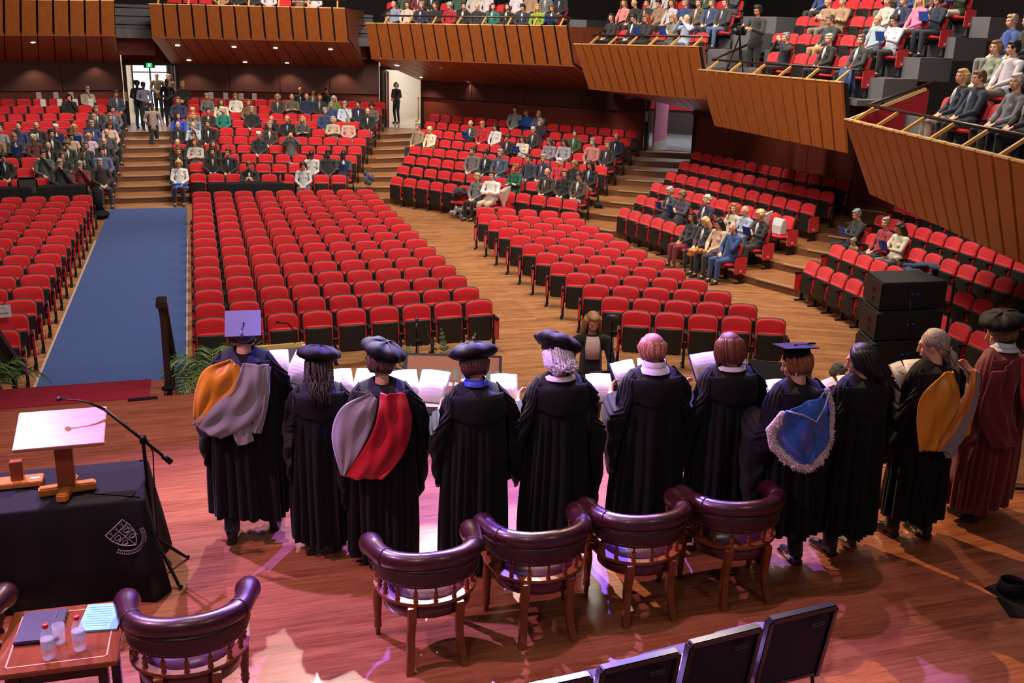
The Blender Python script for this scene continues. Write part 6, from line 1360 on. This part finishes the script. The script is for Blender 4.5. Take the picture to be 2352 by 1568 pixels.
def strands(e,hc,Q,rgb,rgb2,style,seed=1,L=-.3,name='hair'):
    """finer hair made of overlapping locks following the skull"""
    rn=random.Random(seed); b=MB(); c=V(hc)
    def P(v): return c+Q@V(v)
    b.ell(P((0,.028,.035)),(.085,.098,.096),20,14,Q); b.ell(P((0,.06,-.0 if style=='shortf' else -.02)),(.068,.052,.06 if style=='shortf' else .07),14,10,Q)
    n={'bobf':110,'shortf':130,'longf':110,'ponyf':110,'wavyf':100}[style]
    for i in range(n):
        az=rad(rn.uniform(-42,222)); ca,sa=math.cos(az),math.sin(az)
        st=rn.uniform(.0,.5) if style=='shortf' else rn.uniform(0,.25)
        top=(.05*ca*(.3+st*1.6),.02+.06*sa*(.3+st*1.6)-.01,.125-.05*st); mid=(.093*ca,.024+.100*sa,.055); 
        if style=='ponyf': pts=[top,(.088*ca,.03+.09*sa,.04),(.05*ca,.10,-.03),(.0,.118,-.045)]; rs=[.012,.015,.012,.006]
        elif style=='bobf': 
            pts=[top,mid,(.108*ca,.02+.108*sa,-.02),(.098*ca,.016+.100*sa,-.075+rn.uniform(-.01,.01)),(.078*ca,.012+.085*sa,-.105)]; rs=[.010,.014,.015,.012,.004]
        elif style=='shortf': 
            e1=rn.uniform(-.5,.5)*.03; pts=[top,(.088*ca+e1,.024+.095*sa,.04),(.086*ca,.02+.095*sa,-.015+e1),(.068*ca,.02+.078*sa,-.062)]; rs=[.012,.015,.014,.005]
        else:
            wv=.014 if style=='wavyf' else .006; LL=L*rn.uniform(.8,1.05); pts=[top,mid,(.10*ca,.03+.095*sa,-.04)]; rs=[.010,.014,.015]
            for k in range(1,5): pts.append((.10*ca*(1-.08*k)+wv*math.sin(k*2+i),.045+.075*sa+.012*k+wv*math.cos(k*2.4+i),lerp(-.04,LL,k/4))); rs.append(.014-.0025*k)
        jr=rn.uniform(.93,1.05); jw=rn.uniform(.5,.95); b.tube([P((p[0]*jr,p[1]*jr,p[2])) for p in pts],[r_*jw for r_ in rs],6)
    if style=='ponyf':
        for i in range(36):
            a=rn.uniform(0,2*PI); r=.03*math.sqrt(rn.random()); wv=.02; pts=[(r*math.cos(a)*.4,.12,-.045)]
            for k in range(1,6): pts.append((r*math.cos(a)*(1.5)+wv*math.sin(k*1.6+i*.4)-.012*k,.13+r*math.sin(a)*.8-.002*k,-.045-.055*k*rn.uniform(.9,1.05)))
            b.tube([P(p) for p in pts],[.007,.012,.012,.011,.009,.003],6)
        b.lathe([(.02,-.008),(.024,0),(.02,.008)],P((0,.122,-.045)),12,Q@Matrix.Rotation(rad(70),3,'X'))
    return b.build(name,hairmat(rgb),e,True)
def singer(nm,x,y,H,turn,hem,look,lab,gm=GBLK,wide=1.0,hyaw=0,hpitch=.35,seed=1,drop=1.0,legs=(26,26,30),skirt=False,spread=0,sleeves=((1,1.0,(0.273,.03,1.08)),(-1,1.0,(0.273,.03,1.08))),shoe=(20,18,18),stagger=0,heel=False):
    k=H/1.70; b=MB(); hc=V((0,-.05,1.555)); hpitch=hpitch+.08; Q=head(b,hc,hyaw,hpitch)
    chain(b,[hc+V((0,.035,-.05)),(0,.0,1.42)],[.050,.056]); chain(b,[(0,0,1.30),(0,0,1.15),(0,0,.95)],[.09,.10,.12]); cap(b,(-.13,0,1.35),(.13,0,1.35),.045,.045)
    for sx,dr,el in sleeves:
        wr=(sx*.16,-.36,1.13); ex=sx*(el[0]*.93-.035); cap(b,(sx*.155,0,1.35),(ex,el[1]-.01,el[2]+.02),.040,.032); cap(b,(ex,el[1]-.01,el[2]+.02),wr,.032,.026); hand(b,wr,V((-sx*.25,-.55,.5)),V((sx*.9,-.2,.1)),-sx,1,.7)
    L=[((-.10-spread,-.03,.50),(-.11-spread,-.0-stagger,.085)),((.10+spread,-.03,.50),(.11+spread,.0+stagger,.085))]
    for (kn,an),sx in zip(L,(-1,1)): cap(b,(sx*.09,0,.9),kn,.075,.052); cap(b,kn,an,.05,.034); cap(b,an,V(an)+V((0,-.10,-.05)),.032,.026)
    e=obj('person',smooth_mesh(b.mesh('person',EYE),.0075,2,'body'),None,(x,y,0),PI+rad(turn),[skin('l')]) ; paint_face(e.data,hc,Q); e.data.materials[1]=EYE; e.data.materials[2]=LIP
    e.scale=(k,k,k); tag(e,lab,'person')
    gown(e,hem/k,gm,seed,wide)
    for sx,dr,el in sleeves: sleeve(e,sx,gm,seed+sx,dr,el,point=dr>1.28)
    l=MB()
    for (kn,an),sx in zip(L,(-1,1)): cap(l,(sx*.085,0,.85),kn,.085,.07); cap(l,kn,V(an)+V((0,0,.02)),.068,.058)
    l.box((0,0,.01),(.001,.001,.001)); obj('trousers',smooth_mesh(l.mesh('trousers',EYE),.013,2),e,mats=[cloth(legs)])
    for (kn,an),sx in zip(L,(-1,1)):
        s=MB(); a=V(an); dz=.03 if heel else 0; tx=sx*.02
        cap(s,a+V((0,.02,-.005)),a+V((tx*.4,-.06,-.035+dz*0)),.046,.042); cap(s,a+V((tx*.4,-.06,-.04)),a+V((tx,-.17,-.055)),.042,.030); s.box((a.x+tx*.6,a.y-.07,.012),(.07,.25,.018)); s.box((a.x,a.y+.035,.022),(.06,.06,.04))
        obj('shoe',smooth_mesh(s.mesh('shoe',EYE),.010,2),e,mats=[mat('shoe_%d_%d'%(shoe[0],shoe[1]),shoe,.25,coat=.3)])
    return e,hc,Q,k
def P_(i): return None
FB=(34,46,130)
# 1
e,hc,Q,k=singer('',.24,7.35,1.80,-10,.22,None,'person in black gown, gold and grey hood and square mortarboard, leftmost singer',hyaw=-.75,hpitch=.25,seed=1,wide=1.12,stagger=.1,spread=.03,drop=1.05,sleeves=((1,1.15,(0.299,.05,1.04)),(-1,1.1,(0.290,-.02,1.08))),heel=True)
strands(e,hc,Q,(44,32,30),None,'shortf',2); mortarboard(e,hc,Q,mat('cap_blue_black',(44,42,84),.7,0,.1,200,sheen=.3),.0,-.55,.0,1,Matrix.Rotation(.10,3,'Z'))
patch(e,'hood_lining',[(-.07,1.449),(-.24,1.370),(-.32,1.211),(-.345,1.009)],[(-.02,1.405),(.02,1.317),(-.12,1.141),(-.30,0.965)],.03,SATIN_G,1,.010)
patch(e,'hood',[(.02,1.422),(-.06,1.246),(-.26,1.070),(-.36,0.965)],[(.19,1.405),(.17,1.185),(.07,1.009),(-.16,0.877)],.05,WOOLG,2,.010)
patch(e,'hood_tail',[(-.06,0.982),(-.07,0.912),(-.04,0.824)],[(.06,1.018),(.06,0.930),(.07,0.859)],.035,WOOLG,3,.005); patch(e,'hood_strip',[(.12,1.387),(.11,1.141),(.05,0.930)],[(.20,1.387),(.18,1.141),(.12,0.912)],.04,WOOLG,4,.005)
for sx in(-1,): MB().tube([hc+Q@V((sx*.034,-.088,.014)),hc+Q@V((-.078,-.05,.016)),hc+Q@V((-.082,.01,.012))],.0025,5).build('glasses',METAL,e)
folder(665,838,7.72,-25,.2,.28,'blue music folder with brown back held by the singer at the far left',FB,50,25,right=True)
# 2
e,hc,Q,k=singer('',.75,6.98,1.60,-4,.12,None,'person in black gown and round velvet bonnet with long dark hair, second from left',seed=2,wide=.92,hpitch=.4,stagger=.04,heel=True,sleeves=((1,1.1,(0.238,.03,1.06)),(-1,1.0,(0.255,0,1.1))))
strands(e,hc,Q,(42,26,30),None,'wavyf',3,-.30); bonnet(e,hc,Q,tx=-.25,ty=-.12)
folder(812,880,7.42,-12,.2,.28,'white music folder held in front of the long-haired singer in the round bonnet',(60,60,70),42,14)
# 3
e,hc,Q,k=singer('',1.17,6.72,1.69,-8,.06,None,'person in black gown with grey and red satin hood and round bonnet, third from left',seed=3,wide=.98,hyaw=-.3,hpitch=.3,sleeves=((1,1.35,(0.290,.06,1.0)),(-1,1.3,(0.299,-.04,1.05))),legs=(20,20,24))
strands(e,hc,Q,(92,62,58),None,'shortf',5); bonnet(e,hc,Q,tx=-.30,ty=-.35)
patch(e,'hood',[(-.09,1.43),(-.29,1.32),(-.37,1.08),(-.31,.80)],[(-.04,1.38),(-.07,1.22),(-.16,1.02),(-.28,.80)],.035,WOOLG,1,.008)
patch(e,'hood_lining',[(-.02,1.43),(-.06,1.23),(-.15,1.02),(-.28,.80)],[(.15,1.43),(.20,1.23),(.15,1.0),(-.02,.80)],.06,SATIN_R,5,.014)
folder(962,885,7.18,-14,.22,.3,'broad white music folder held by the singer with the red satin hood',(150,140,130),38,12)
# 4
e,hc,Q,k=singer('',1.80,6.46,1.71,2,.05,None,'person in plain black gown and round bonnet with a blue collar, fourth from left',seed=4,wide=.95,hpitch=.4,sleeves=((1,.9,(0.273,.0,1.06)),(-1,.95,(0.299,-.03,1.04))),shoe=(26,26,28))
strands(e,hc,Q,(84,48,48),None,'shortf',7); bonnet(e,hc,Q,tx=-.15,ty=.05,s=1.03)
b=MB(); b.loft([[V((r*math.cos(a),r*.95*math.sin(a)-.005,z+.0)) for a in [2*PI*i/30 for i in range(30)]] for r,z in ((.095,1.455),(.085,1.475),(.068,1.50),(.062,1.49))],True,False); b.build('collar',gmat('collar_blue',(40,60,200),.35,.1,.5),e,True)
folder(1128,895,6.92,2,.2,.28,'white music folder held by the singer with the blue collar',(170,160,150),42,14)
# 5
e,hc,Q,k=singer('',2.41,6.40,1.76,3,.1,None,'white-haired person in black gown with tilted round bonnet, fifth from left',seed=5,wide=.98,hyaw=.1,hpitch=.45,sleeves=((1,1.0,(0.299,0,1.06)),(-1,1.55,(0.317,.05,1.0))),legs=(18,18,20))
strands(e,hc,Q,(206,200,214),None,'wavyf',9,-.13); bonnet(e,hc,Q,tx=-.25,ty=-.45,s=1.0)
b=MB(); b.loft([[V((r*math.cos(a)*1.15,.01+r*math.sin(a),z)) for a in [2*PI*i/30 for i in range(30)]] for r,z in ((.100,1.435),(.096,1.452),(.07,1.462))],True,False); b.build('blouse_collar',mat('blouse_white',(214,208,226),.7),e,True)
folder(1350,892,6.88,6,.2,.27,'white music folder partly hidden beyond the white-haired singer',(60,60,70),40,14)
# 6
e,hc,Q,k=singer('',3.15,6.38,1.77,0,.12,None,'person with short strawberry-blonde hair in black gown and white collar, sixth from left',seed=6,wide=1.02,hpitch=.3)
strands(e,hc,Q,(186,122,104),None,'shortf',11)
b=MB(); b.loft([[V((r*math.cos(a)*1.05,.005+r*math.sin(a),z)) for a in [2*PI*i/30 for i in range(30)]] for r,z in ((.112,1.43),(.10,1.455),(.075,1.475),(.068,1.51),(.074,1.505),(.082,1.475))],True,False); b.build('shirt_collar',mat('blouse_white',(214,208,226),.7),e,True)
folder(1466,862,6.88,2,.23,.3,'blue-backed white music folder held by the strawberry-blonde singer',FB,52,16)
# 7
e,hc,Q,k=singer('',3.76,6.32,1.76,0,.1,None,'person with auburn bobbed hair in plain black gown, seventh from left',seed=7,wide=1.02,hpitch=.3,sleeves=((1,1.0,(0.290,0,1.06)),(-1,1.0,(0.290,0,1.06))))
strands(e,hc,Q,(120,62,38),None,'bobf',13)
b=MB(); b.loft([[V((r*math.cos(a)*1.1,.005+r*math.sin(a),z)) for a in [2*PI*i/30 for i in range(30)]] for r,z in ((.103,1.435),(.098,1.45),(.07,1.46))],True,False); b.build('blouse_collar',mat('blouse_white',(214,208,226),.7),e,True)
MB().lathe([(.060,1.475),(.0635,1.478),(.0635,1.481),(.060,1.484)],(0,.005,0),30).build('necklace',mat('gold_chain',(200,160,90),.3,.9),e,True)
folder(1650,842,6.86,2,.245,.28,'wide open white music folder held by the auburn-haired singer',FB,55,8)
# 8
e,hc,Q,k=singer('',4.10,5.92,1.75,4,.30,None,'person in black gown, blue satin hood edged with white fur and mortarboard',seed=8,wide=1.12,hyaw=.75,hpitch=.2,stagger=-.05,spread=.01,sleeves=((1,1.2,(0.299,.03,1.05)),(-1,1.25,(0.317,.0,1.02))))
strands(e,hc,Q,(150,96,54),None,'shortf',15); mortarboard(e,hc,Q,FELT,.62,-.18,-.12,1)
BL=[(-.25,1.32),(-.30,1.18),(-.25,1.03),(-.08,.93)]; BR=[(.10,1.43),(.12,1.22),(.10,1.05),(-.02,.93)]
patch(e,'hood_lining',BL,BR,.045,SATIN_B,1,.013)
b=MB(); b.tube([V((-x,yb(x,z)+.075,z)) for x,z in ((-.25,1.33),(-.13,1.30),(-.02,1.24),(.05,1.34),(.10,1.43))],.007,6); b.build('hood_edge',mat('satin_pale_blue',(150,176,220),.35),e,True)
fb=MB(); pts=[(-.26,1.29),(-.325,1.18),(-.30,1.07),(-.22,.98),(-.13,.915),(-.04,.895),(.05,.93),(.115,1.03),(.14,1.15),(.14,1.27),(.12,1.38),(.09,1.45)]
rn=random.Random(4)
for i in range(len(pts)-1):
    for j in range(5):
        t=j/5; x=lerp(pts[i][0],pts[i+1][0],t); z=lerp(pts[i][1],pts[i+1][1],t); w=.034*(1 if i<8 else .6)
        c=V((-x,yb(x,z)+.05,z)); fb.ell(c,(w,w*.7,w),10,8)
        for q in range(10):
            d=V((rn.uniform(-1,1),rn.uniform(.1,.8),rn.uniform(-1,1))).normalized(); fb.tube([c+d*w*.6,c+d*w*1.35+V((0,0,-.006))],[.008,.001],4)
fb.build('fur_trim',FUR,e,True)
b=MB(); b.tube([hc+Q@V((.034,-.088,.014)),hc+Q@V((.078,-.05,.016)),hc+Q@V((.082,.01,.012))],.0028,5); b.build('glasses',METAL,e); MB().ell(hc+Q@V((.084,.008,-.05)),(.006,.006,.012)).build('earring',mat('pearl',(230,225,215),.2),e)
folder(1768,905,6.45,8,.19,.27,'white music folder held low by the singer with the fur-edged blue hood',(40,40,44),40,16)
# 9
e,hc,Q,k=singer('',4.70,5.98,1.72,6,.2,None,'person with black shoulder-length hair in plain black gown, third from right',seed=9,wide=.98,hyaw=.7,hpitch=.3,stagger=.04,spread=.02,sleeves=((1,1.3,(0.264,.02,1.06)),(-1,1.35,(0.273,.02,1.04))))
strands(e,hc,Q,(22,18,22),None,'longf',17,-.17)
folder(1932,895,6.5,10,.2,.27,'open white music folder held by the singer with black shoulder-length hair',(190,186,190),42,16)
# 10
e,hc,Q,k=singer('',5.38,6.02,1.78,8,.22,None,'person with long grey ponytail in black gown with gold and grey hood',seed=10,wide=.95,hyaw=.65,hpitch=.2,stagger=-.06,spread=.0,sleeves=((1,.95,(0.238,.0,1.08)),(-1,.95,(0.238,.0,1.08))),shoe=(16,14,14))
strands(e,hc,Q,(168,154,150),None,'ponyf',19)
patch(e,'hood_lining',[(-.12,1.440),(-.27,1.302),(-.29,1.062),(-.27,0.855)],[(-.03,1.440),(.05,1.234),(-.05,1.062),(-.13,0.855)],.04,SATIN_G,1,.012)
patch(e,'hood_band',[(.18,1.423),(.06,1.208),(-.05,1.027),(-.15,0.864)],[(.24,1.406),(.16,1.165),(.03,0.993),(-.12,0.838)],.055,gmat('satin_amber',(196,112,26),.35,.1,.6),4,.006)
patch(e,'hood',[(.23,1.414),(.15,1.165),(.02,1.001),(-.13,0.855)],[(.27,1.388),(.28,1.148),(.19,0.941),(-.0,0.821)],.048,WOOLG,6,.009)
patch(e,'hood_lining_edge',[(.24,1.165),(.22,1.044),(.17,0.907)],[(.29,1.251),(.28,1.062),(.24,0.907)],.035,SATIN_G,7,.004); patch(e,'hood_tail',[(-.05,0.890),(-.05,0.821),(-.02,0.769)],[(.08,0.890),(.09,0.829),(.11,0.786)],.035,WOOLG,3,.004)
MB().ell(hc+Q@V((.084,.008,-.035)),(.006,.006,.006)).build('earring',mat('gold_chain',(200,160,90),.3,.9),e)
folder(2085,862,6.48,12,.17,.28,'glossy white music folder between the black-haired and the grey-haired singer',(200,200,204),52,12)
# 11
e,hc,Q,k=singer('',6.20,6.20,1.77,12,.14,None,'person in full maroon gown, soft black cap and glasses at the right edge',GMAR,1.25,.75,.15,seed=11,stagger=.05,sleeves=((1,1.7,(0.317,.05,1.0)),(-1,1.6,(0.317,.0,1.02))),shoe=(16,12,12))
strands(e,hc,Q,(128,104,84),None,'shortf',21); bonnet(e,hc,Q,tx=-.1,ty=.15,s=1.02)
patch(e,'hood_band',[(-.05,1.44),(-.06,1.2),(.02,1.0),(.10,.82)],[(.10,1.44),(.16,1.2),(.20,1.0),(.22,.82)],.05,gmat('faculty_red',(190,44,54),.5,.3),2,.012)
patch(e,'hood',[(-.30,1.34),(-.36,1.15),(-.34,.95),(-.22,.72)],[(-.05,1.44),(-.08,1.15),(-.03,.9),(.06,.72)],.03,GMAR,5,.014)
b=MB(); b.loft([[V((r*math.cos(a)*1.05,.005+r*math.sin(a),z)) for a in [2*PI*i/30 for i in range(30)]] for r,z in ((.104,1.445),(.10,1.46),(.07,1.475),(.066,1.51),(.074,1.505),(.084,1.475))],True,False); b.build('shirt_collar',mat('shirt_pale_blue',(196,206,222),.7),e,True)
MB().tube([hc+Q@V((-.034,-.092,.014)),hc+Q@V((.034,-.092,.014)),hc+Q@V((.078,-.05,.016)),hc+Q@V((.082,.01,.012))],.0028,5).build('glasses',METAL,e)
folder(2212,845,6.66,22,.19,.27,'white song sheets held by the singer in the maroon gown',(200,200,204),42,10,left=True,right=False)
# blonde woman standing in the hall below the stage
p=aty(1362,728,11.35); g=standing('person',p.x,11.35,HF,rad(-14),p.z-HF+.06,(176,132,84),'long',(20,20,22),(18,18,20),'woman with long blonde hair and black cardigan leaning forward below the stage','l','reach',.12,.35)
b=MB()
for j,(z,w,y) in enumerate(((1.42,.055,-.085),(1.36,.085,-.115),(1.28,.088,-.132),(1.18,.075,-.138))): pass
rg=[[V((lerp(-w,w,i/8),y-.02*math.cos((i/8-.5)*PI)+.004,z)) for i in range(9)] for z,w,y in ((1.43,.07,-.07),(1.37,.085,-.112),(1.30,.09,-.130),(1.17,.082,-.138))]
b.loft(rg,False,False); o=b.build('blouse_front',cloth((214,176,166)),g,True); sd=o.modifiers.new('s','SOLIDIFY'); sd.thickness=.004
# grey-haired player below the stage
p=aty(1920,862,9.6); standing('person',p.x,9.6,HF,rad(60),p.z-HF+.14,(112,104,98),'short',(40,40,44),B_,'grey-haired person with glasses seen from the chin up below the stage','l','front',.2,.5)
